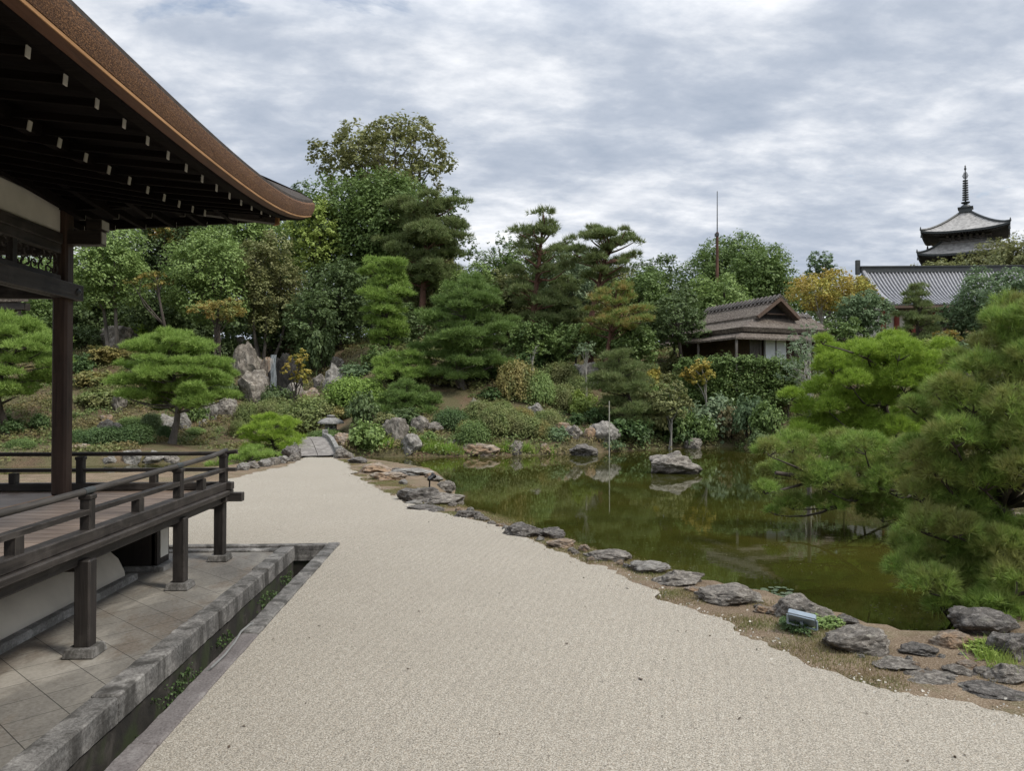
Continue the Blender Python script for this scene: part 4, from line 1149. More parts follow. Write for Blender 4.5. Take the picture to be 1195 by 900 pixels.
# grass on the near bank and bright grass on the far shore
V = []
def blades(p, n, L, W, sp):
    b = p+np.column_stack([rng.normal(size=(n,2))*sp, np.zeros(n)])
    d = unit(rng.normal(size=(n,3))*np.array([.5,.5,.15])+np.array([0,0,1])); l = L*rng.uniform(.5, 1.2, (n,1)); s = unit(np.cross(d, rng.normal(size=(n,3))))*W/2
    return np.stack([b-s, b+s, b+d*l], 1)
E2 = np.array([e for e in edge if e[1] < 29 and e[1] > 3 and e[0] > -6])
for k in range(14000):
    e = E2[rng.integers(0, len(E2))]; out = rng.uniform(.1, 1.1)
    p = e+np.array([.75, .65])*(out-.05)
    f = noise.noise(Vector((p[0]*1.1, p[1]*1.1, 5)))
    if f < -.08: continue
    d_ = dpoly(p[None], POND)[0]
    if d_ < .15: continue
    V.append(blades(np.array([p[0], p[1], h1(*p)]), 6, .042, .007, .07))
o = link('bank_grass', poly_mesh('bank_grass', np.concatenate(V), 3), G['bank_grass']); tag(o, 'short thin grass and moss on the near bank', 'grass', kind='stuff')
V = []
for px, py, w, n in [(446,527,30,500),(503,530,40,700),(512,531,30,400),(592,530,24,400),(615,529,20,250),(530,531,20,250),(640,531,14,150),(698,531,14,150),(1165,765,24,220),(1178,790,20,220),(1160,772,14,120)]:
    p, D = hit(px, py); s = w/2*D/F*.6
    for k in range(n//6):
        q = p+np.array([rng.normal()*s, abs(rng.normal())*s*.5, 0]); q[2] = h1(q[0], q[1])
        V.append(blades(q, 6, .16 if D < 15 else .42, .012 if D < 15 else .035, .06))
o = link('shore_grass', poly_mesh('shore_grass', np.concatenate(V), 3), G['grass']); tag(o, 'bright green grass tufts along the water edges', 'grass', kind='stuff')
# small plants round the floodlight and by the inlet
for lab, px, py, w, h, mt in [('dark rosette plant under the grey floodlight', 935, 741, 42, 16, 'azalea_dark'), ('leafy green weed right of the grey floodlight', 967, 737, 46, 12, 'light'),
                              ('bright green weed patch at the lower right', 1160, 770, 52, 14, 'lime'), ('small weed on the soil below the long lichen slab', 1006, 762, 22, 8, 'light')]:
    shrub(lab, px, py, w, h, mt, True, 'weeds on the near bank', 'weed', 'weed')
# dry leaves and specks of scum floating on the pond
V = []
for k in range(2600):
    px = rng.uniform(430, 1190); py = rng.uniform(530, 750); p = onz(px, py, WATER+.004)
    if not inpoly(np.array([p[:2]]), POND)[0]: continue
    if noise.noise(Vector((p[0]*.35, p[1]*.35, 9))) < .12 and dpoly(p[None,:2], POND)[0] > .5: continue
    V.append(leaf_quads(p[None], unit(np.array([[0,0,1.]])+rng.normal(size=(1,3))*.05), [rng.uniform(.015,.05)], .6, rng)[0])
o = link('floating_leaves', poly_mesh('floating_leaves', V, 4), plain('floating_leaf', (.10,.085,.035), .6, .5, 40)); tag(o, 'small dry leaves and specks floating on the pond', 'leaves', kind='stuff')
# lily pads
rng = np.random.default_rng(17)
lp = []
while len(lp) < 34:
    px = rng.uniform(866, 932); py = rng.uniform(686, 703)
    if abs(px-900)/36+abs(py-694)/12 > 1.15: continue
    p = onz(px, py, WATER+.012)
    if any(np.hypot(*(p-q)[:2]) < .075 for q in lp): continue
    lp.append(p)
m, nt, b = newmat('lily_leaf'); oi = nt.nodes.new('ShaderNodeObjectInfo'); nt.links.new(ramp(nt, oi.outputs['Random'], [(0, (.10,.14,.06)), (1, (.20,.24,.13))]), b.inputs['Base Color']); b.inputs['Roughness'].default_value = .35; M['lily'] = m
mb = MB(); n = 18; vs = [(0,0,0)]+[(math.cos(a)*.055, math.sin(a)*.055, .004) for a in np.linspace(.2, 2*math.pi-.2, n)]
mb.add(vs, [(0, i, i+1) for i in range(1, n)]); pad0 = None
for i, p in enumerate(lp):
    if pad0 is None: o = pad0 = mb.build('lily_pad', M['lily'])
    else: o = pad0.copy(); COL.objects.link(o)
    o.location = p; o.rotation_euler = (0, 0, rng.uniform(0, 6)); o.scale = (1,1,1) if i == 0 else (rng.uniform(.7,1.25),)*3
    tag(o, 'round green lily pad floating beside the weathered near shore rock', 'lily pad', 'lily pads on the pond')
# ------------------------------------------------------------------ trees
PG = 'pines on the hillside behind the pond'
# left wood above the waterfall, seen under the eaves
broad('light green tree with a pale double trunk at the far left', 128, 50, 268, 372, 112, 'light', base=140, L=.20, nb=16, stems=2, bark='bark_grey')
broad('dark tall tree behind the pale double trunked one', 190, 62, 235, 350, 150, 'dark', L=.26, nb=15)
broad('light green tree with a dark trunk left of the waterfall', 236, 51, 262, 385, 104, 'light', base=253, L=.20, nb=17)
broad('muted olive tree with thin stems above the waterfall', 308, 53, 268, 400, 92, 'olive', L=.20, nb=16, stems=4, bark='bark_grey', openness=.35)
broad('orange tinted maple sprays below the eaves on the left', 176, 49, 314, 340, 62, 'orange', base=205, L=.15, nb=7, squash=.8, name='maple_tree', group='maples turning colour')
broad('maple turning orange just left of the waterfall rocks', 258, 48, 346, 378, 76, 'orange', base=262, L=.15, nb=8, squash=.8, name='maple_tree', group='maples turning colour')
broad('orange crowned tree high behind the eave edge', 196, 60, 255, 292, 50, 'orange', L=.2, nb=7, name='maple_tree', group='maples turning colour')
broad('dark understorey tree behind the umbrella pine', 110, 56, 330, 405, 110, 'dark', L=.24, nb=12)
broad('dark understorey tree between the two light green trees', 185, 55, 320, 400, 80, 'dark', L=.22, nb=12)
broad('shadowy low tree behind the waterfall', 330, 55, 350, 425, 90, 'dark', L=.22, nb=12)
broad('dark tree far behind at the left picture edge', 40, 58, 290, 400, 150, 'oak', L=.26, nb=12)
broad('green tree left of the pillar behind the small far roof', 10, 52, 335, 420, 110, 'oak', L=.22, nb=10)
broad('light leafy tree closing the gap below the eave tip', 300, 61, 232, 345, 96, 'light', L=.23, nb=18)
broad('green tree behind the eave edge left of the tip', 232, 64, 240, 340, 100, 'oak', L=.25, nb=16)
# the tall group
broad('tallest tree, open crown of large leaves against the sky', 447, 64, 120, 268, 172, 'olive', base=440, L=.36, dens=1.35, nb=30, openness=.22, blob=(.20,.32), bark='bark_grey')
broad('dense green tree filling the lower part of the tallest one', 432, 60, 200, 345, 165, 'oak', L=.27, nb=24)
broad('yellow green tree touching the tip of the eaves', 366, 57, 222, 330, 66, 'lime', L=.22, nb=13)
broad('pale tree in front of the sky left of the tallest crown', 345, 66, 205, 300, 56, 'grey', L=.26, nb=10, openness=.3)
broad('dark green tree below the tallest crown', 395, 53, 300, 420, 86, 'dark', L=.22, nb=16)
broad('dark tree right of the waterfall with low branches', 362, 50, 330, 430, 70, 'dark', L=.2, nb=13)
broad('dark grey green tree on the right of the tallest crown', 520, 66, 220, 330, 66, 'dark', L=.26, nb=12, openness=.2)
broad('dull bushy tree between the trained pines', 470, 53, 350, 425, 70, 'dark', L=.22, nb=12)
broad('yellow leaved bush growing on the rock right of the waterfall', 347, 41, 408, 456, 34, 'yellow', L=.13, nb=9, name='leafy_bush', cat='shrub', group='shrubs around the pond', depth=.6)
# middle
broad('mid green bushy tree filling the gap left of the slender pine', 596, 58, 282, 415, 92, 'oak', L=.22, nb=20)
broad('grey green airy tree just right of the slender pine', 664, 57, 276, 405, 80, 'grey', L=.20, nb=18, openness=.15)
broad('light olive tree behind the red pine crown', 700, 60, 298, 412, 96, 'olive', L=.23, nb=18)
broad('green tree between the red pine and the dark evergreen', 748, 57, 312, 418, 84, 'oak', L=.21, nb=18)
broad('light green tree behind the large layered pine', 548, 55, 305, 420, 84, 'light', L=.21, nb=18)
broad('olive tree at the right foot of the tallest group', 505, 61, 290, 410, 90, 'olive', L=.23, nb=18)
broad('low bushy tree behind the slender pine trunk', 620, 50, 372, 424, 70, 'oak', L=.18, nb=13)
broad('low bushy tree in the hollow behind the small boulder', 670, 50, 376, 424, 66, 'light', L=.18, nb=13)
broad('low dark tree above the right side of the far slope', 735, 49, 378, 428, 80, 'oak', L=.18, nb=14)
broad('thin half bare tree between the tallest tree and the slender pine', 580, 60, 258, 380, 62, 'grey', L=.2, dens=.9, nb=14, openness=.5, bark='bark_grey')
broad('bushy grey green tree behind the middle pines', 590, 56, 310, 420, 90, 'olive', L=.22, nb=15)
broad('dark tree behind the slender pine', 655, 62, 285, 400, 80, 'oak', L=.25, nb=14)
broad('dark round tree right of the red pine', 762, 62, 300, 400, 92, 'dark', L=.25, nb=15)
broad('low green tree behind the red pine trunk', 715, 57, 345, 425, 90, 'olive', L=.22, nb=13)
broad('low grey green tree behind the small boulder', 655, 54, 360, 425, 70, 'olive', L=.2, nb=12)
broad('large dark rounded tree behind the tall mast', 858, 78, 273, 370, 120, 'oak', L=.28, nb=20)
broad('rounded green tree right of the mast above the tea house', 890, 68, 290, 392, 84, 'oak', L=.25, nb=18)
broad('light green tree below the mast', 838, 64, 318, 400, 84, 'light', L=.24, nb=15)
broad('dark layered evergreen left of the tea house', 790, 50, 338, 415, 88, 'dark', base=800, L=.19, nb=18, squash=.75)
broad('bright yellow maple right of the tea house roof', 962, 56, 314, 372, 86, 'yellow', L=.19, nb=16, dens=1.3, name='maple_tree', group='maples turning colour', bark='bark_pale')
broad('orange topped tree left of the temple gate roof', 1000, 62, 318, 372, 50, 'orange', L=.2, nb=9, name='maple_tree', group='maples turning colour')
broad('dark green tree between the maple and the tiled roof', 1005, 53, 336, 400, 66, 'blue', L=.19, nb=14)
broad('small dark tree at the foot of the tea house wing', 985, 49, 372, 412, 50, 'oak', L=.17, nb=10)
broad('wide yellow green hill tree left of the pagoda', 1088, 84, 301, 380, 90, 'olive', L=.34, nb=14)
broad('tall yellow green hill tree right of the pagoda', 1212, 80, 262, 390, 130, 'olive', L=.34, nb=18)
broad('yellow green hill tree below the pagoda roofs', 1145, 86, 288, 380, 90, 'olive', L=.34, nb=14)
broad('grey green tree covering the right end of the tiled roof', 1168, 46, 306, 405, 116, 'blue', L=.18, nb=19, squash=.8, openness=.12, bark='bark_grey')
broad('dark evergreen in front of the temple gate on the right', 1118, 48, 345, 402, 54, 'blue', L=.17, nb=13, squash=.85)
broad('small dark conifer on the skyline left of the pagoda', 960, 84, 291, 345, 40, 'blue', L=.26, nb=14, name='conifer', group=None)
broad('round leafy bushy tree behind the bright green pine', 1120, 30, 395, 440, 60, 'blue', L=.11, nb=12)
broad('orange leaved small tree under the temple gate', 1105, 44, 384, 402, 40, 'orange', L=.13, nb=7, name='maple_tree', group='maples turning colour')
broad('pale barked bare branched tree right of the tea house hedge', 938, 40, 402, 455, 66, 'grey', L=.12, dens=.5, nb=13, openness=.4, bark='bark_pale')
broad('grey green small tree before the tea house wall', 940, 45, 378, 420, 44, 'grey', L=.13, dens=.7, nb=10, openness=.3, bark='bark_pale')
broad('pale trunked yellow green small tree below the hedge', 815, 43.5, 418, 452, 38, 'yellow', base=822, L=.14, nb=8, bark='bark_pale')
broad('two stemmed bushy small tree on the far shore', 780, 40.5, 445, 492, 60, 'olive', L=.14, nb=12, stems=2, bark='bark_pale')
broad('tiny pale tree before the slender pine', 625, 46, 398, 418, 26, 'light', L=.13, nb=6, bark='bark_pale')
broad('small bare stemmed tree beside the large pale boulder', 684, 46, 398, 420, 30, 'grey', L=.13, nb=6, openness=.3, bark='bark_pale')

# trained pines on the far slope
pine('clipped umbrella shaped pine with a wide crown on the left bank', 205, 36.5, 384, 482, 142, base=200, mat='pine_bright', tiers=7, ppt=10, prof='flat', L=.24, W=.026, dens=75, nb=9, padr=.25, padh=.42, bark='bark_grey', group=None)
pine('broad pine left of the pillar with drooping pads', 12, 38, 362, 470, 130, mat='pine_bright', tiers=5, ppt=8, prof='round', L=.26, W=.03, dens=55, padr=.32, group=PG)
pine('pale green trained pine, left of the pair above the bridge', 451, 48, 298, 412, 70, base=455, mat='pine_bright', tiers=7, ppt=6, prof='top', padr=.42, group=PG, seed=2)
pine('large layered trained pine with a dark bare lower trunk', 543, 43.5, 318, 452, 112, base=541, mat='pine', tiers=8, ppt=7, prof='round', padr=.33, L=.27, W=.032, dens=52, group=PG, bark='bark_grey')
pine('tall dark pine with reddish limbs behind the trained pair', 500, 56, 228, 345, 104, base=490, mat='pine_dull', tiers=7, ppt=6, prof='top', padr=.38, L=.36, W=.05, dens=34, bark='bark_red', group=PG)
pine('slender tall pine with thin tufts and a straight trunk', 632, 52, 243, 405, 86, base=622, mat='pine_dull', tiers=8, ppt=5, prof='top', padr=.34, L=.38, W=.045, dens=22, bark='bark_red', group=PG, curve=.08)
pine('red trunked open pine with a flat top and bare limbs', 704, 50, 263, 330, 92, base=690, mat='pine_dull', tiers=4, ppt=7, prof='top', padr=.26, L=.34, W=.042, dens=40, bark='bark_red', group=PG, curve=.15)
pine('rust tinted lower pine limbs right of the red trunk', 722, 48, 330, 392, 92, base=700, mat='pine_red', tiers=4, ppt=6, prof='flat', padr=.28, padh=.34, L=.32, W=.04, dens=40, bark='bark_red', group=PG, curve=.2)
pine('dull pine between the slender pine and the red one', 660, 54, 320, 405, 66, mat='pine_dull', tiers=5, ppt=5, padr=.38, L=.34, W=.045, dens=30, group=PG)
pine('soft green pine leaning over the far shore by the bamboo pole', 722, 41, 408, 500, 84, base=742, mat='pine_dull', tiers=6, ppt=6, prof='round', padr=.36, L=.26, W=.03, dens=46, group=PG, curve=.5)
pine('low layered pine on the far shore right of the lantern', 476, 40.5, 444, 512, 92, base=472, mat='pine', tiers=4, ppt=8, prof='flat', padr=.28, padh=.4, L=.24, W=.028, dens=56, group=PG)
pine('yellow green low pine pads above the leaning shore rock', 470, 43, 410, 452, 90, base=480, mat='pine_bright', tiers=3, ppt=8, prof='flat', padr=.28, padh=.4, L=.25, W=.03, dens=52, group=PG)
pine('vivid low spreading pine left of the stone bridge', 318, 31.5, 482, 532, 84, base=315, mat='pine_vivid', tiers=4, ppt=9, prof='flat', L=.17, W=.018, dens=120, nb=9, padr=.24, padh=.5, group=None)
pine('dark green low pine fringe beside the edging stones', 290, 29.5, 524, 549, 90, base=300, mat='pine_bright', tiers=2, ppt=9, prof='flat', L=.17, W=.018, dens=100, nb=9, padr=.22, padh=.45, group=None)
pine('cloud pruned dark pine in front of the temple gate', 1072, 47, 330, 402, 52, base=1072, mat='pine_dull', tiers=5, ppt=5, prof='round', padr=.42, padh=.38, L=.26, W=.03, dens=50, group=None, curve=.15)
# bright green pine across the water on the right
ft = col(1062, 23); ft[2] = max(ft[2], -.2)
pth = [ft-np.array([0,0,.3]), at(1055, 540, 22.5), at(1040, 505, 22), at(1030, 470, 21.8), at(1030, 440, 21.6), at(1035, 418, 21.5)]
PADS_M = []
rr = random.Random(12)
for px, py, rp in [(1005,404,40),(1048,402,42),(1030,414,48),(972,418,38),(1085,416,36),(1000,432,50),(1055,436,50),(960,446,36),(1090,446,36),(945,470,32),(985,462,42),(1025,458,44),(1070,470,46),(960,486,36),(1005,484,40),(1045,492,40),(938,496,26),(1085,494,34),(978,508,36),(1020,508,36),(1110,425,30),(1105,470,34),(1120,500,34),(968,404,24)]:
    PADS_M.append((px, py+8, rp*.70, 21.5+rr.uniform(-1.3,1.3))); PADS_M.append((px+rr.uniform(-24,24), py+rr.uniform(-14,18), rp*.46, 21.2+rr.uniform(-1.3,1.3)))
pad_pine('bright green rounded pine on the right bank across the water', PADS_M, ft, pth, 'pine_vivid', .145, .014, 250, 15, 'bark_dark', 'pines on the right bank', r0=.17, padh=.78, lump=.12)
# pine stretching a low limb over the water on a prop
ft = col(1150, 17.5); ft[2] = max(ft[2], -.1)
pth = [ft-np.array([0,0,.3]), at(1130, 575, 17), at(1080, 568, 16.2), at(1020, 565, 15.6), at(960, 560, 15.2), at(905, 552, 15)]
PADS_K = []
for px, py, rp in [(898,520,24),(925,514,32),(955,522,38),(905,545,26),(938,545,40),(893,566,18),(968,556,42),(1000,540,42),(1035,530,40),(1005,572,40),(1045,560,44),(925,582,24),(965,582,28),(1030,592,38),(1075,545,42),(1085,580,40),(905,592,14),(1110,560,40),(1065,520,36),(985,512,32),(1010,515,34)]:
    PADS_K.append((px, py+5, rp*.85, 15.3+rr.uniform(-1.0,1.0)))
pad_pine('pine reaching a long low limb over the pond', PADS_K, ft, pth, 'pine_near', .135, .0105, 240, 19, 'bark_dark', 'pines on the right bank', r0=.13, padh=.75, lump=.15)
# the large near pine at the right edge
ft = col(1235, 10.3); ft[2] = max(ft[2], -.25)
pth = [ft-np.array([0,0,.3]), at(1215, 690, 10.2), at(1185, 640, 10.1), at(1170, 590, 10), at(1175, 530, 9.9), at(1185, 470, 9.8), at(1180, 410, 9.7), at(1185, 380, 9.7)]
PADS_N = []; rnn = random.Random(9)
for px, py, rp, D in [(1185,372,44,9.7),(1215,360,46,9.8),(1160,392,32,9.7),(1200,405,46,9.3),(1140,420,36,9.8),(1175,432,48,9.3),(1105,448,34,10),(1135,462,46,9.5),(1180,470,50,9.1),(1090,480,34,10),(1115,500,46,9.6),(1160,510,52,9.2),(1205,500,50,9),(1080,525,34,10),(1105,545,46,9.6),(1150,550,52,9.2),(1200,540,44,9),(1075,568,34,9.9),(1120,585,46,9.4),(1085,605,40,9.7),(1140,622,48,9.2),(1060,628,28,9.8),(1095,640,44,9.4),(1180,636,48,8.9),(1050,658,26,9.7),(1085,672,42,9.3),(1135,668,50,9),(1185,672,50,8.8),(1110,700,40,9.1),(1150,600,40,9.3),(1165,628,42,9.2),(1118,608,38,9.5),(1190,620,40,9.2),(1140,655,40,9.2),(1095,520,36,9.8),(1140,490,40,9.6),(1175,550,40,9.5),(1160,704,46,8.9),(1205,700,46,8.7),(1230,430,50,9.5),(1235,540,50,9.3),(1240,620,50,9.2),(1240,680,46,9)]:
    PADS_N.append((px, py+8, rp*.74, D+rnn.uniform(-.5,.45))); PADS_N.append((px+rnn.uniform(-26,22), py+rnn.uniform(-22,22), rp*.45, D+rnn.uniform(-.4,.9)))
pad_pine('large long needled pine leaning in at the right edge', PADS_N, ft, pth, 'pine_near', .122, .0080, 300, 27, 'bark_dark', 'pines on the right bank', r0=.16, padh=.85, lump=.2)
# props
p0 = onz(711, 533, WATER-.0); p0 = p0.copy(); D0 = (p0-CAM)@FW
o = MB().tube([p0-np.array([0,0,.5]), at(711, 468, D0)], [.03,.022], 8).build('bamboo_pole', plain('bamboo', (.38,.37,.31), .6, .2), None, True); tag(o, 'thin pale bamboo pole standing in the water at the far shore', 'pole')
p0 = onz(944, 602, WATER); D0 = (p0-CAM)@FW
o = MB().tube([p0-np.array([0,0,.6]), at(944, 548, D0)], .045, 8).build('branch_prop', M['bark_grey'], None, True); tag(o, 'upright wooden prop under the long low pine limb', 'prop')
# fallen stick and sunken branch in the water
# tea house hedge: one clipped hedge of dense leaves
rng = np.random.default_rng(77); bl = []
for px in np.arange(796, 935, 5.0):
    D = 44.4; p = col(px, D); top = at(px, 417+rng.uniform(-2,3)+abs(px-860)*.03, D)[2]
    bl.append((np.array([p[0], p[1]+rng.uniform(-.2,.3), (top+p[2])/2]), np.array([.55,.6,(top-p[2])/2+.05])))
    bl.append((np.array([p[0], p[1]+rng.uniform(-.3,0), top-.35]), np.array([.5,.55,.4])))
hp = col(862, 44.4); t = thing('hedge', 'long leafy green hedge in front of the tea house', 'hedge', hp)
link('leaves', poly_mesh('leaves', blob_leaves(bl, .14, 1.1, rng=rng, zmin=-.4), 4), G['oak'], t)
mb = MB()
for px in range(800, 935, 10):
    p = col(px, 44.4); mb.tube([p-np.array([0,0,.2]), p+np.array([0,0,1.0])], [.05,.03], 5)
mb.build('stems', M['bark_dark'], t)
# light low hedge before the temple
bl = []
for px in np.arange(1000, 1110, 5.0):
    D = 38; p = at(px, 398+rng.uniform(-2,2), D); g = h1(p[0], p[1]); bl.append((np.array([p[0], p[1], (p[2]-.35)]), np.array([.4,.5,.4])))
    bl.append((np.array([p[0], p[1]+.2, (p[2]-1.2)]), np.array([.4,.5,.7])))
hp = col(1050, 38); t = thing('hedge', 'pale low hedge above the bright green pine, before the temple gate', 'hedge', hp)
link('leaves', poly_mesh('leaves', blob_leaves(bl, .12, 1.0, rng=rng, zmin=-.3), 4), G['lime'], t)
# distant wood closing the view behind the single trees
bl = []
def skyl(px): return np.interp(px, [-400,80,330,560,640,760,800,930,1050,1100,1250,1600], [300,300,285,318,322,332,322,330,345,335,320,330])
for px in np.arange(-380, 1580, 22.0):
    D = rng.uniform(84, 108); c = at(px, skyl(px)+rng.uniform(-3,9), D); g = h1(c[0], c[1]); r = rng.uniform(3.0, 4.2)
    hgt = c[2]-g
    bl.append((np.array([c[0], c[1], c[2]-r*.8]), np.array([r, r, r*.85])))
    bl.append((np.array([c[0]+rng.uniform(-1,1), c[1]-2, g+hgt*.35]), np.array([r*1.2, r, hgt*.42])))
for px in np.arange(-120, 430, 13.0):
    D = rng.uniform(57, 62); c = at(px, 352+rng.uniform(-12,16), D); g = h1(c[0], c[1]); r = rng.uniform(1.2, 1.8)
    bl.append((np.array([c[0], c[1], (c[2]+g)/2]), np.array([r, r, (c[2]-g)/2+.3])))
for px in np.arange(-300, 830, 10.0):
    D = rng.uniform(68, 76); c = at(px, 352+rng.uniform(-14,14), D); g = h1(c[0], c[1]); r = rng.uniform(1.8, 2.6)
    bl.append((np.array([c[0], c[1], (c[2]+g)/2]), np.array([r, r, (c[2]-g)/2+.3])))
V = blob_leaves(bl, .42, .9, rng=rng, zmin=-.3)
o = link('distant_wood', poly_mesh('distant_wood', V, 4), G['dark']); tag(o, 'dense dark wood closing the view behind the garden trees', 'wood', kind='stuff')
# ------------------------------------------------------------------ tea house
def frame_at(px, D, dx, dy):
    """origin at column px, depth D; a = unit axis given in camera (right, forward) terms, b = to its right"""
    o_ = at(px, 462, D); f2 = np.array([FW[0], FW[1]])/np.hypot(FW[0], FW[1]); r2 = RT[:2]
    a = r2*dx+f2*dy; a = a/np.linalg.norm(a); b_ = np.array([a[1], -a[0]])
    return o_, a, b_
O, A_, B_ = frame_at(905, 49, -2.3, 6.0)
ZR = at(905, 347, 49)[2]
def L3(a, b, z): return (O[0]+A_[0]*a+B_[0]*b, O[1]+A_[1]*a+B_[1]*b, ZR+z)
gz = col(880, 49)[2]
th = thing('tea_house', 'thatched tea house with a small gable and white paper screens above the hedge', 'tea house', (O[0], O[1], gz))
mb = MB()
# main hip roof below the gable: four thick thatched faces
a0, a1, bw = -1.5, 8.2, 3.7
top = [(.35, -1.35), (.35, 1.35), (7.0, 1.35), (7.0, -1.35)]
zt, ze = -1.25, -2.15
eavec = [(a0, -bw), (a0, bw), (a1, bw), (a1, -bw)]
def rows(c0, z0, c1, z1, n, sag):
    out = []
    for i in range(n+1):
        t = i/n; out.append([L3(c0[k][0]*(1-t)+c1[k][0]*t, c0[k][1]*(1-t)+c1[k][1]*t, z0*(1-t)+z1*t-sag*math.sin(t*math.pi)) for k in range(4)])
    return out
G_ = rows(eavec, ze, top, zt, 6, .16)
Lw = [L3(a*1+(.12 if a < 3 else -.12), b*.965, ze-.28) for a, b in eavec]
inn = [L3(a*.8+.6, b*.75, ze+.05) for a, b in eavec]
for g in ([Lw]+G_, [inn, Lw]):
    mb.grid([r+[r[0]] for r in g])
# upper gabled part
for s in (-1, 1):
    mb.slab([L3(-.55, 0, .0), L3(-.35, s*1.62, zt+.0), L3(7.2, s*1.62, zt-.02), L3(7.2, 0, .0)], .22)
mb.build('thatched_roof', M['thatch'], th)
for a in (.2, 7.0): MB().add([L3(a, -1.3, zt-.1), L3(a, 1.3, zt-.1), L3(a, 0, -.2)], [(0,1,2)]).build('gable_wall', M['dark_wood_z'], th)
mb = MB()
for s in (-1, 1): mb.beam(L3(-.5, 0, -.16), L3(-.34, s*1.66, zt-.12), .16, .22)
mb.beam(L3(-.05, -.75, zt+.16), L3(-.05, .75, zt+.16), .1, .08)
mb.build('bargeboard', M['brown_wall'], th)
mb = MB()
for q in range(4):
    z = .04-.09*q
    for s in (-1, 1): mb.tube([L3(-.6, s*(.06+.14*q), z), L3(7.3, s*(.06+.14*q), z)], .045, 6)
for a in np.arange(-.4, 7.2, .42):
    for s in (-1, 1): mb.tube([L3(a+.1*s, 0, .14), L3(a, s*.62, -.42)], .06, 6)
mb.build('ridge_cover', M['old_wood'], th)
# pent roof along the near side and the left
mb = MB()
p_in = [(-1.0, 3.2), (-1.0, -3.2), (7.5, -3.2)]; p_out = [(-1.95, 3.4), (-1.95, -4.6), (7.5, -4.6)]
mb.slab([L3(*p_in[0], -2.36), L3(*p_in[1], -2.36), L3(*p_out[1], -2.84), L3(*p_out[0], -2.84)], .12)
mb.slab([L3(*p_in[1], -2.364), L3(*p_in[2], -2.36), L3(*p_out[2], -2.84), L3(*p_out[1], -2.844)], .12)
mb.build('pent_roof', M['thatch'], th)
# walls
zg = gz-ZR-.3
mb = MB()
def wall(a_, b1, b2, z0, z1, t=.08):
    return None
mb.add([L3(-.7, -2.6, zg), L3(-.7, 2.8, zg), L3(-.7, 2.8, -2.25), L3(-.7, -2.6, -2.25), L3(7.2, -2.6, zg), L3(7.2, 2.8, zg), L3(7.2, 2.8, -2.25), L3(7.2, -2.6, -2.25)],
       [(0,1,2,3), (4,5,6,7), (0,3,7,4), (1,5,6,2)])
mb.build('wall', M['brown_wall'], th)
def panel(b0, b1, z0, z1, a, name, mat, par=th):
    return MB().add([L3(aa, bb, zz) for aa in (a, a-.04) for bb, zz in ((b0,z0),(b1,z0),(b1,z1),(b0,z1))], [(0,1,2,3),(7,6,5,4),(0,4,5,1),(1,5,6,2),(2,6,7,3),(3,7,4,0)]).build(name, M[mat], par)
for b0 in (-1.72, -.86):
    s = panel(b0, b0+.83, -4.4, -2.58, -1.0, 'paper_screen', 'shoji')
    panel(b0, b0+.04, -4.4, -2.58, -1.05, 'screen_frame', 'brown_wall', s)
panel(-2.5, -1.8, -4.4, -2.6, -.745, 'lattice_screen', 'old_wood')
for a, b in [(-.8,-2.6),(-.8,-1.85),(-.8,-1.0),(-.8,.92),(-.8,1.9),(-.8,2.8),(-1.75,-4.4),(2.2,-4.4),(5,-4.4)]:
    p = L3(a, b, 0); mb = MB(); mb.beam((p[0], p[1], ZR+zg), (p[0], p[1], ZR-2.75), .13, .13); mb.build('post', M['old_wood'], th)
# right wing
mb = MB(); mb.add([L3(2.2, 1.0, -.75), L3(2.2, 4.6, -.78), L3(-.6, 1.0, -2.75), L3(-.7, 5.9, -2.85), L3(5.2, 1.0, -2.75), L3(5.2, 5.9, -2.85)], [(0,1,3,2), (0,4,5,1), (1,5,3)])
mb.add([L3(-.6, 1.0, -2.752), L3(-.7, 5.9, -2.852), L3(-.5, 5.8, -3.1), L3(-.4, 1.0, -3.0)], [(0,1,2,3)])
mb.add([L3(-.7, 5.9, -2.854), L3(5.2, 5.9, -2.854), L3(5.0, 5.7, -3.1), L3(-.5, 5.8, -3.104)], [(0,1,2,3)])
wg = mb.build('wing_roof', M['thatch'], th)
mb = MB()
for q in range(3):
    for s in (-1, 1): mb.tube([L3(2.2+s*(.06+.15*q), 1.0, -.70-.1*q), L3(2.2+s*(.06+.15*q), 4.7, -.73-.1*q)], .05, 6)
for b in np.arange(1.2, 4.7, .5): mb.tube([L3(1.75, b, -1.08), L3(2.2, b, -.6), L3(2.65, b, -1.08)], .06, 6)
mb.build('ridge_cover', M['old_wood'], wg)
mb = MB(); mb.add([L3(.3, 2.85, zg), L3(.3, 5.2, zg), L3(.3, 5.2, -2.8), L3(.3, 2.85, -2.8), L3(4.6, 5.2, zg), L3(4.6, 5.2, -2.8)], [(0,1,2,3), (1,4,5,2)]); mb.build('wing_wall', M['brown_wall'], th)

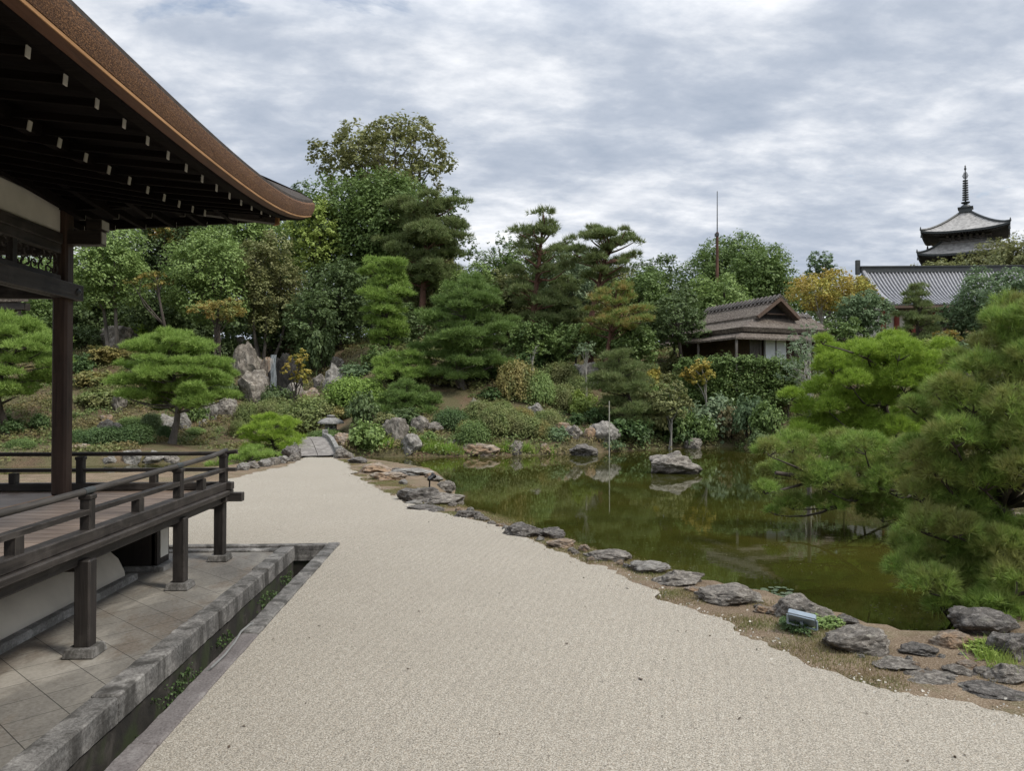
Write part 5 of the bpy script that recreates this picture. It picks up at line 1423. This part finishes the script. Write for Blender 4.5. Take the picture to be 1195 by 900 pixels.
# ------------------------------------------------------------------ temple gate hall with a tiled roof
DT = 66
rl = at(1006, 318, DT+5); rr_ = at(1240, 316, DT+9); el = at(1041, 356, DT); er = at(1262, 354, DT+4)
gh = thing('tile_roofed_hall', 'temple hall with a striped grey tile roof and red posts behind the garden trees', 'temple hall', (el[0], el[1], col(1045, DT+2)[2]))
n = 10
def tp(u, v):
    p = (rl*(1-u)+rr_*u)*(1-v)+(el*(1-u)+er*u)*v; p = p.copy(); p[2] -= .55*math.sin(v*math.pi)*.9; return p
mb = MB(); mb.grid([[tp(u, v) for v in np.linspace(0, 1, n)] for u in np.linspace(0, 1, 20)])
bk_l = rl*2-el; bk_r = rr_*2-er; bk_l[2] = el[2]; bk_r[2] = er[2]
def tq(u, v):
    p = (rl*(1-u)+rr_*u)*(1-v)+(bk_l*(1-u)+bk_r*u)*v; p = p.copy(); p[2] -= .5*math.sin(v*math.pi); return p
mb.grid([[tq(u, v) for v in np.linspace(0, 1, n)] for u in np.linspace(0, 1, 6)])
rf = mb.build('tile_roof', M['tile'], gh)
mb = MB(); W_ = np.linalg.norm(er-el); k = int(W_/.34)
for i in range(k+1):
    u = (i+.3)/(k+.6); mb.tube([tp(u, v)+np.array([0,0,.05]) for v in np.linspace(.02, 1.0, 8)], .085, 6)
mb.build('tile_ribs', M['tile_light'], rf, True)
mb = MB(); mb.tube([tp(.004, v)+np.array([0,0,.12]) for v in np.linspace(0, 1, 8)], .2, 8); mb.build('verge_tiles', M['tile_light'], rf, True)
mb = MB(); d = (rr_-rl); d = d/np.linalg.norm(d); mb.beam(rl+np.array([0,0,.2])-d*.2, rr_+np.array([0,0,.2]), .4, .5); mb.beam(rl+np.array([0,0,.52])-d*.3, rr_+np.array([0,0,.52]), .6, .1)
mb.build('ridge', M['bronze'], rf)
mb = MB(); mb.beam(rl-d*.45+np.array([0,0,-.2]), rl-d*.45+np.array([0,0,1.15]), .35, .3); mb.build('ridge_end_tile', M['bronze'], rf)
mb = MB(); mb.beam(el+np.array([0,.1,-.16]), er+np.array([0,.1,-.16]), .25, .22); mb.beam(el+np.array([0,.9,-.45]), er+np.array([0,.9,-.45]), .3, .35); mb.build('eave_beam', M['brown_wall'], gh)
gzt = col(1045, DT+2)[2]-.3
def gp(u, v, z): p = tp(u, v); return np.array([p[0], p[1], z])
wl = MB()
wl.add([gp(.0, .62, gzt), gp(1, .62, gzt), gp(1, .62, el[2]-.1), gp(.0, .62, el[2]-.1)], [(0,1,2,3)])
wl.add([gp(.0, .62, gzt), np.array([*(2*rl-gp(0,.62,0))[:2], gzt]), np.array([*(2*rl-gp(0,.62,0))[:2], el[2]]), np.array([rl[0], rl[1], rl[2]-.3]), gp(0, .62, el[2])], [(0,1,2,3,4)])
wl.build('wall', M['plaster'], gh)
mb = MB(); mb.add([gp(.12, .625, gzt), gp(1, .625, gzt), gp(1, .625, el[2]-.3), gp(.12, .625, el[2]-.3)], [(0,1,2,3)]); mb.build('shaded_wall_panels', M['red_shaded'], gh)  # panels coloured dark to stand for the shadow under the eaves
for u in (.008, .075, .16, .26, .36, .46):
    p = gp(u, .66, gzt); MB().tube([p, p+np.array([0,0,el[2]-gzt-.3])], .22, 12).build('post', M['red_paint'], gh, True)

# ------------------------------------------------------------------ pagoda
DP = 100; pc = at(1127, 270, DP)
pg = thing('pagoda', 'tall dark wooden pagoda with upturned grey roofs and a ringed bronze spire', 'pagoda', (pc[0], pc[1], col(1127, DP)[2]))
S_ = DP/F
TH = R(57)-YAW
def ploc(x, y, z): 
    c, s = math.cos(TH), math.sin(TH); return (pc[0]+x*c-y*s, pc[1]+x*s+y*c, z)
def zy(py, dD=0): return at(1127, py, DP+dD)[2]
def pag_roof(zeave, ztop, half, topw, name='roof'):
    mb = MB()
    for q in range(4):
        cq, sq = [(1,0),(0,1),(-1,0),(0,-1)][q]
        G_ = []
        for j in range(9):
            v = j/8; h_ = half*(1-v)+topw*v; row = []
            for i in range(13):
                u = -1+i/6; z = zeave+(ztop-zeave)*(v**1.35)+.45*abs(u)**3*(1-v)**2
                x, y = u*h_, -h_; row.append(ploc(x*cq-y*sq, x*sq+y*cq, z))
            G_.append(row)
        mb.grid(G_)
    rf = mb.build(name, M['tile_pag'], pg)
    mu = MB(); ed = MB(); ra = MB()
    for q in range(4):
        cq, sq = [(1,0),(0,1),(-1,0),(0,-1)][q]
        def g(u, h_, z): x, y = u*h_, -h_; return ploc(x*cq-y*sq, x*sq+y*cq, z)
        us = [-1+i/6 for i in range(13)]
        mu.grid([[g(u, half, zeave-.22+.45*abs(u)**3) for u in us], [g(u, half*.72, zeave-.1+.3*abs(u)**3) for u in us], [g(u, half*.42, zeave+.1) for u in us]])
        ed.grid([[g(u, half+.01, zeave-.25+.45*abs(u)**3) for u in us], [g(u, half+.03, zeave+.03+.45*abs(u)**3) for u in us]])
        for i in range(28):
            u = -1+(i+.5)/14; ra.beam(g(u, half*.97, zeave-.3+.45*abs(u)**3), g(u, half*.45, zeave-.12), .1, .14)
    mu.build('soffit', M['dark_wood_x'], rf); ed.build('eave_edge', M['bronze'], rf); ra.build('eave_rafters', M['dark_wood_y'], rf)
    hp = MB()
    for sx, sy in ((1,1),(-1,1),(-1,-1),(1,-1)):
        pts = []
        for j in range(9):
            v = j/8; h_ = half*(1-v)+topw*v; z = zeave+(ztop-zeave)*(v**1.35)+.45*(1-v)**2+.12; pts.append(ploc(sx*h_, sy*h_, z))
        hp.tube(pts, .15, 6); e = pts[0]; hp.tube([e, (e[0], e[1], e[2]+.38)], [.13,.05], 6)
    hp.build('hip_ridges', M['bronze'], rf)
    bl_ = MB()
    for sx, sy in ((1,1),(-1,1),(-1,-1),(1,-1)):
        e = ploc(sx*half*.98, sy*half*.98, zeave+.3); bl_.lathe((e[0], e[1], e[2]-.75), [(.02,.5), (.10,.4), (.14,.05), (.12,0)], 8)
    bl_.build('wind_bells', M['bronze'], rf)
H1 = 4.9
z1e, z1t = zy(276), zy(248)
pag_roof(z1e, z1t, H1, .45)
def body(z0, z1, half):
    mb = MB(); mb.box(((pc[0]), pc[1], (z0+z1)/2), (half*2, half*2, z1-z0), TH); bd = mb.build('storey', M['dark_wood_z'], pg)
    br = MB()
    for q in range(4):
        cq, sq = [(1,0),(0,1),(-1,0),(0,-1)][q]
        for lv in range(3):
            for i in range(7):
                u = -1+i/3; x, y = u*half, -(half+.25+lv*.35); br.box(ploc(x*cq-y*sq, x*sq+y*cq, z1-.95+lv*.36), (.32, .5+lv*.2, .22), TH+q*math.pi/2)
    br.build('bracket_tiers', M['old_wood'], bd)
    po = MB()
    for sx in (-1,-.33,.33,1):
        for sy in (-1,-.33,.33,1):
            if abs(sx) < 1 and abs(sy) < 1: continue
            p = ploc(sx*half, sy*half, 0); po.tube([(p[0], p[1], z0), (p[0], p[1], z1)], .14, 8)
    po.build('columns', M['brown_wall'], bd)
    rl_ = MB(); hb = half+.75
    for q in range(4):
        cq, sq = [(1,0),(0,1),(-1,0),(0,-1)][q]
        def g(u, h_, z): x, y = u*h_, -h_; return ploc(x*cq-y*sq, x*sq+y*cq, z)
        for z in (.35, .6, .85): rl_.beam(g(-1.08, hb, z0+z), g(1.08, hb, z0+z), .07, .07)
        for i in range(6): rl_.beam(g(-1+i*.4, hb, z0+.1), g(-1+i*.4, hb, z0+.86), .08, .08)
        rl_.beam(g(-1, hb, z0+.15), g(1, hb, z0+.15), .5, .12)
    rl_.build('balcony', M['old_wood'], bd)
z2e, z2t = zy(302), zy(284)
body(z2t-.5, z1e+.25, 2.0)
pag_roof(z2e, z2t, H1*1.08, 2.6)
z3e = z2e-3.6
body(z3e+1.6, z2e+.25, 2.2); pag_roof(z3e, z3e+1.9, H1*1.14, 2.8)
MB().box((pc[0], pc[1], (z3e+col(1127, DP)[2])/2-.5), (4.9, 4.9, z3e-col(1127, DP)[2]+1.2), TH).build('lower_storeys', M['dark_wood_z'], pg)
zt_ = zy(192)
u_ = (zt_-z1t)/56.0          # one pixel of height at the pagoda
zb_ = z1t-.05
sp = MB(); sp.box((pc[0], pc[1], zb_+2.2*u_), (13*u_, 13*u_, 5*u_), TH); sp.box((pc[0], pc[1], zb_+5.4*u_), (15.5*u_, 15.5*u_, 1.4*u_), TH)
sp.lathe((pc[0], pc[1], zb_+6*u_), [(5.4*u_,0), (5.0*u_,2*u_), (3*u_,3.6*u_), (1.6*u_,4.4*u_), (4.2*u_,5.4*u_), (4.8*u_,6.6*u_), (1.2*u_,7.4*u_), (.75*u_,8.5*u_), (.6*u_,44*u_), (1.3*u_,45.4*u_), (1.2*u_,46.6*u_), (.5*u_,47.5*u_), (1.0*u_,48.4*u_), (.1*u_,50.4*u_)], 14)
sp.build('spire', M['bronze'], pg, True)
for i in range(9):
    r = (3.4-.07*i)*u_; z = zb_+(15.2+i*2.75)*u_
    MB().lathe((pc[0], pc[1], z), [(.5*u_,.25*u_), (r,0), (r,1.15*u_), (.5*u_,.7*u_)], 14).build('spire_ring', M['bronze'], pg)
fl = MB()
for a in (0, math.pi/2):
    for s in (-1, 1):
        dx, dy = math.cos(a+TH)*s, math.sin(a+TH)*s
        for q in range(6):
            z = zb_+(40.3+q*1.3)*u_; w = 3.2*(1-abs(q-2)/6)*u_; fl.beam((pc[0]+dx*.05, pc[1]+dy*.05, z), (pc[0]+dx*w, pc[1]+dy*w, z+.8*u_), .05, .8*u_)
fl.build('water_flame_finial', M['bronze'], pg)

# tall mast behind the trees
D = 74; b0 = col(837, D); t = thing('mast', 'tall brown mast with a thin rod above the trees', 'mast', b0)
MB().tube([b0, at(837, 271, D)], [.2,.13], 10).build('pole', M['bark_red'], t, True)
MB().tube([at(837, 274, D), at(837, 223, D)], [.06,.035], 8).build('rod', M['bronze'], t, True)
MB().box(at(836.5, 274, D), (.34,.34,.3)).build('clamp', M['bronze'], t)

# far hall roof at the left edge behind the pillar
p = at(8, 349, 44); t = thing('far_hall', 'distant hall with a dark bark roof seen left of the pillar', 'temple hall', (p[0], p[1], col(8, 44)[2]))
l_, r_ = at(-120, 353, 44), at(33, 352, 44); up_ = np.array([0,0,1.])
mb = MB(); mb.slab([l_+up_*.35, r_+up_*.35, at(26, 345, 46)+up_*.9, at(-120, 345, 46)+up_*.9], .35); mb.build('roof', M['thatch'], t)
mb = MB(); mb.beam(l_+np.array([0,.4,-.25]), r_+np.array([-.3,.4,-.25]), .6, .4); mb.build('eave', M['dark_wood_x'], t)
q = at(10, 358, 45.5); mb = MB(); mb.beam(at(-120, 372, 45.5), at(22, 372, 45.5), .4, 2.6); mb.build('wall', M['dark_wood_x'], t)

# ------------------------------------------------------------------ stone lantern
p, D = hit(386, 512); k_ = 27*D/F   # height in metres
ln = thing('stone_lantern', 'squat weathered stone lantern with a broad round cap beside the bridge', 'stone lantern', p)
s = k_/1.05
def lz(prof, name, n=6, rz=.3, par=None): return MB().lathe(p, [(r*s, z*s) for r, z in prof], n, rz).build(name, M['stone_block'], par or ln, bevel=.012)
lz([(.34,-.1), (.34,.16), (.30,.2)], 'base'); lz([(.22,.2), (.36,.30), (.38,.38), (.36,.40)], 'platform')
lb = MB()
for i in range(6):
    a = .3+i*math.pi/3; lb.box((p[0]+math.cos(a)*.22*s, p[1]+math.sin(a)*.22*s, p[2]+.53*s), (.09*s, .09*s, .26*s), a)
lb.box((p[0], p[1]+.02, p[2]+.43*s), (.4*s,.4*s,.06*s)); lb.box((p[0], p[1], p[2]+.63*s), (.42*s,.42*s,.06*s)); lb.box((p[0]+.03*s, p[1]+.1*s, p[2]+.53*s), (.2*s,.16*s,.2*s))
lb.build('fire_box', M['stone_block'], ln, bevel=.01)
lz([(.26,.66), (.60,.68), (.58,.76), (.44,.86), (.24,.94), (.16,.96)], 'cap', 18); lz([(.10,.96), (.19,1.0), (.17,1.06), (.05,1.08)], 'finial', 12)

# ------------------------------------------------------------------ stone bridge
n0 = onz(371, 532.5, .02); f0 = at(360, 519.5, 35.2)
br = thing('stone_bridge', 'low arched stone bridge with a curved kerb leading from the gravel to the lantern', 'bridge', n0)
dv = f0-n0; dv[2] = 0; Lb = np.linalg.norm(dv); dv /= Lb; sd = np.array([dv[1], -dv[0], 0]); Wb = .72
def bp(t, w, z): return n0+dv*(t*Lb)+sd*w+np.array([0,0,.02+.42*math.sin(min(1, t*1.0)*math.pi*.62)+z])
ts = np.linspace(0, 1.15, 15)
for w0, w1 in ((-Wb*.98, -.012), (.012, Wb*.98)):
    mb = MB(); mb.grid([[bp(t, w0, -.3), bp(t, w0, 0), bp(t, w1, 0), bp(t, w1, -.3), bp(t, w0, -.3)] for t in ts]); mb.build('deck_slab', M['bridge_stone'] if 'bridge_stone' in M else M['stone_block'], br)
for sgn in (-1, 1):
    mb = MB(); w0, w1 = sorted((sgn*Wb, sgn*(Wb+.17)))
    mb.grid([[bp(t, w0, -.35), bp(t, w0, .17), bp(t, w1, .17), bp(t, w1, -.35), bp(t, w0, -.35)] for t in ts])
    kb = mb.build('bridge_kerb', M['stone_block'], br)
    for t in (0, 1.1):
        c = bp(t, sgn*(Wb+.085), .1); MB().box(c, (.24,.24,.5)).build('end_post', M['stone_block'], kb, bevel=.02)

# ------------------------------------------------------------------ floodlights
b0, D = hit(940, 740); c = at(936, 721, D); t = thing('floodlight', 'flat grey floodlight on a short stake by the near bank', 'floodlight', b0)
x_ = np.array([.86, -.5, -.12]); x_ = x_/np.linalg.norm(x_); n_ = np.array([.28, .52, .81]); n_ = unit(n_-x_*(n_@x_)); y_ = np.cross(n_, x_)
Mx = Matrix((x_, y_, n_)).transposed()
MB().box(c, (.27, .20, .05), M=Mx).build('housing', M['metal_grey'], t, bevel=.008)
MB().box(c-n_*.030, (.25, .18, .01), M=Mx).build('fins', M['metal_grey'], t)
MB().box(c+n_*.029, (.235, .165, .006), M=Mx).build('glass', M['lens'], t)
mb = MB(); mb.tube([b0-np.array([0,0,.05]), c-n_*.05], .016, 8); mb.build('stake', M['metal_grey'], t)
mb = MB()
for s in (-1, 1): mb.beam(c+x_*.142*s, c+x_*.142*s-np.array([0,0,.09]), .012, .03)
mb.beam(c-x_*.145-np.array([0,0,.09]), c+x_*.145-np.array([0,0,.09]), .03, .012); mb.build('yoke', M['metal_grey'], t)
b0, D = hit(501, 570); c = at(503, 558, D); t = thing('spotlight', 'small black spotlight on a stake among the shore rocks', 'spotlight', b0)
v = unit(np.array([.62, .55, .5]))
MB().tube([c-v*.11, c-v*.09, c+v*.06, c+v*.07, c+v*.12], [.03,.055,.065,.08,.085], 14).build('housing', M['black_plastic'], t, True)
MB().tube([c+v*.12, c+v*.124], [.078,.078], 14).build('glass', M['lens'], t)
MB().tube([b0-np.array([0,0,.05]), c-v*.05], .022, 8).build('stake', M['black_plastic'], t)
# short wooden stakes on the left bank, and a thin post
for lab, px, py, h_ in [('short wooden stake left of the umbrella pine on the bank', 94, 516, 12), ('short wooden stake at the foot of the umbrella pine', 193, 514, 10), ('short wooden stake by the dirt below the waterfall', 267, 508, 14)]:
    b0, D = hit(px, py); o = MB().tube([b0-np.array([0,0,.1]), b0+np.array([0,0,h_*D/F])], .045, 8).build('stake', plain('stake_wood', (.30,.21,.13), .8), None, True)
    o['label'] = lab; o['category'] = 'stake'; o['group'] = 'stakes on the left bank'
# bare white branches: leafless saplings
for lab, px, py, D, top, sd_ in [('pale bare sapling beside the large pale boulder', 553, 424, 48, 395, 2)]:
    b0 = at(px, py, D); rng = np.random.default_rng(sd_); tp_ = at(px-6, top, D); mb = MB(); b0[2] = min(b0[2], h1(b0[0], b0[1])); pts = limb_path(b0, tp_, rng, 0, 7); mb.tube(pts, [.06*(1-.12*i) for i in range(8)], 5)
    for i in range(3, 8):
        for q in range(3):
            e = np.array(pts[i])+rng.normal(size=3)*.45+np.array([0,0,.3]); mb.tube(limb_path(pts[i], e, rng, 0, 4), [.025,.02,.015,.01,.005], 4)
    tag(mb.build('bare_sapling', M['bark_pale']), lab, 'sapling')

# ------------------------------------------------------------------ waterfall
m, nt, b = newmat('falling_water'); f = nz(nt, coords(nt, (30,30,1.2)), 1, 4); nt.links.new(ramp(nt, f, [(.35, (.10,.12,.13)), (.7, (.6,.64,.66))]), b.inputs['Base Color']); b.inputs['Roughness'].default_value = .25
b.inputs['Alpha'].default_value = .6; M['fall'] = m
p, D = hit(318, 470); tpz = at(319, 414, D)
mb = MB(); rows_ = []
for i in range(12):
    q = i/11; z = tpz[2]*(1-q)+p[2]*q; rows_.append([(tpz[0]+u*.16*(1+.25*q)+.03*math.sin(q*9+u*3), tpz[1]+.1-.15*q**.5-.02*math.cos(u*4), z) for u in (-1,-.5,0,.5,1)])
mb.grid(rows_); tag(mb.build('waterfall', M['fall'], None, True), 'thin white waterfall dropping between boulders on the left slope', 'waterfall', kind='structure')
rock('near black rock wall behind the waterfall, the recess shade in its colour', 324, 476, 40, 66, 'rock_recess_shade', z=None, deep=.4).location.y += 1.1

# ------------------------------------------------------------------ sky and light
SUN_EL, SUN_AZ = R(52), R(118)     # azimuth clockwise from +Y
w = bpy.data.worlds.new('World'); scene.world = w; w.use_nodes = True; nt = w.node_tree
bg = nt.nodes['Background']; out = nt.nodes['World Output']
sky = nt.nodes.new('ShaderNodeTexSky'); sky.sky_type = 'NISHITA'; sky.sun_disc = False; sky.sun_elevation = SUN_EL; sky.sun_rotation = SUN_AZ; sky.air_density = 1.2; sky.dust_density = 2
nt.links.new(sky.outputs[0], bg.inputs[0]); bg.inputs[1].default_value = .10
tc = nt.nodes.new('ShaderNodeTexCoord'); sp_ = nt.nodes.new('ShaderNodeSeparateXYZ'); nt.links.new(tc.outputs['Generated'], sp_.inputs[0])
zc = math_(nt, 'ADD', math_(nt, 'MAXIMUM', sp_.outputs[2], 0.0), .20)
cb = nt.nodes.new('ShaderNodeCombineXYZ')
nt.links.new(math_(nt, 'DIVIDE', sp_.outputs[0], zc), cb.inputs[0]); nt.links.new(math_(nt, 'DIVIDE', sp_.outputs[1], zc), cb.inputs[1])
vec = cb.outputs[0]
mp = nt.nodes.new('ShaderNodeMapping'); nt.links.new(vec, mp.inputs[0]); mp.inputs['Scale'].default_value = (.85, 1.25, 1); mp.inputs['Rotation'].default_value = (0,0,R(-12)); mp.inputs['Location'].default_value = (4.1, 1.49, 0)
n1 = nz(nt, mp.outputs[0], 1.5, 10, .58, .08); n2 = nz(nt, mp.outputs[0], 5.5, 9, .6, .1)
nn = math_(nt, 'ADD', math_(nt, 'MULTIPLY', n1, .58), math_(nt, 'MULTIPLY', n2, .42))
ccol = ramp(nt, nn, [(.36, (.29,.335,.41)), (.45, (.36,.40,.47)), (.50, (.435,.47,.53)), (.55, (.54,.565,.61)), (.64, (.73,.74,.76))])
# an overcast sky is brighter overhead than near the horizon
zb2 = nt.nodes.new('ShaderNodeMapRange'); zb2.inputs[1].default_value = .42; zb2.inputs[2].default_value = 1.0; zb2.inputs[3].default_value = 1.0; zb2.inputs[4].default_value = 2.1; nt.links.new(sp_.outputs[2], zb2.inputs[0])
bg2 = nt.nodes.new('ShaderNodeBackground'); nt.links.new(ccol, bg2.inputs[0]); nt.links.new(zb2.outputs[0], bg2.inputs[1])
gap = nz(nt, mp.outputs[0], 2.1, 8, .6, .3); gapf = ramp(nt, gap, [(.29, (.25,.25,.25)), (.36, (1,1,1))])
mx = nt.nodes.new('ShaderNodeMixShader'); nt.links.new(gapf, mx.inputs[0]); nt.links.new(bg.outputs[0], mx.inputs[1]); nt.links.new(bg2.outputs[0], mx.inputs[2]); nt.links.new(mx.outputs[0], out.inputs[0])
sd = bpy.data.lights.new('sun', 'SUN'); so = bpy.data.objects.new('sun', sd); COL.objects.link(so); sd.energy = 2.0; sd.angle = R(11); sd.color = (1, .95, .87)
dirv = Vector((math.sin(SUN_AZ)*math.cos(SUN_EL), math.cos(SUN_AZ)*math.cos(SUN_EL), math.sin(SUN_EL)))
so.rotation_euler = (-dirv).to_track_quat('-Z', 'Y').to_euler(); so.location = (20, -20, 40)

scene.render.engine = 'CYCLES'
scene.cycles.max_bounces = 6; scene.cycles.transparent_max_bounces = 8; scene.cycles.use_denoising = True
vs_ = scene.view_settings; vs_.view_transform = 'Standard'; vs_.look = 'None'; vs_.gamma = 1; vs_.exposure = .55; vs_.use_curve_mapping = False
scene.render.resolution_x = 1024; scene.render.resolution_y = 772
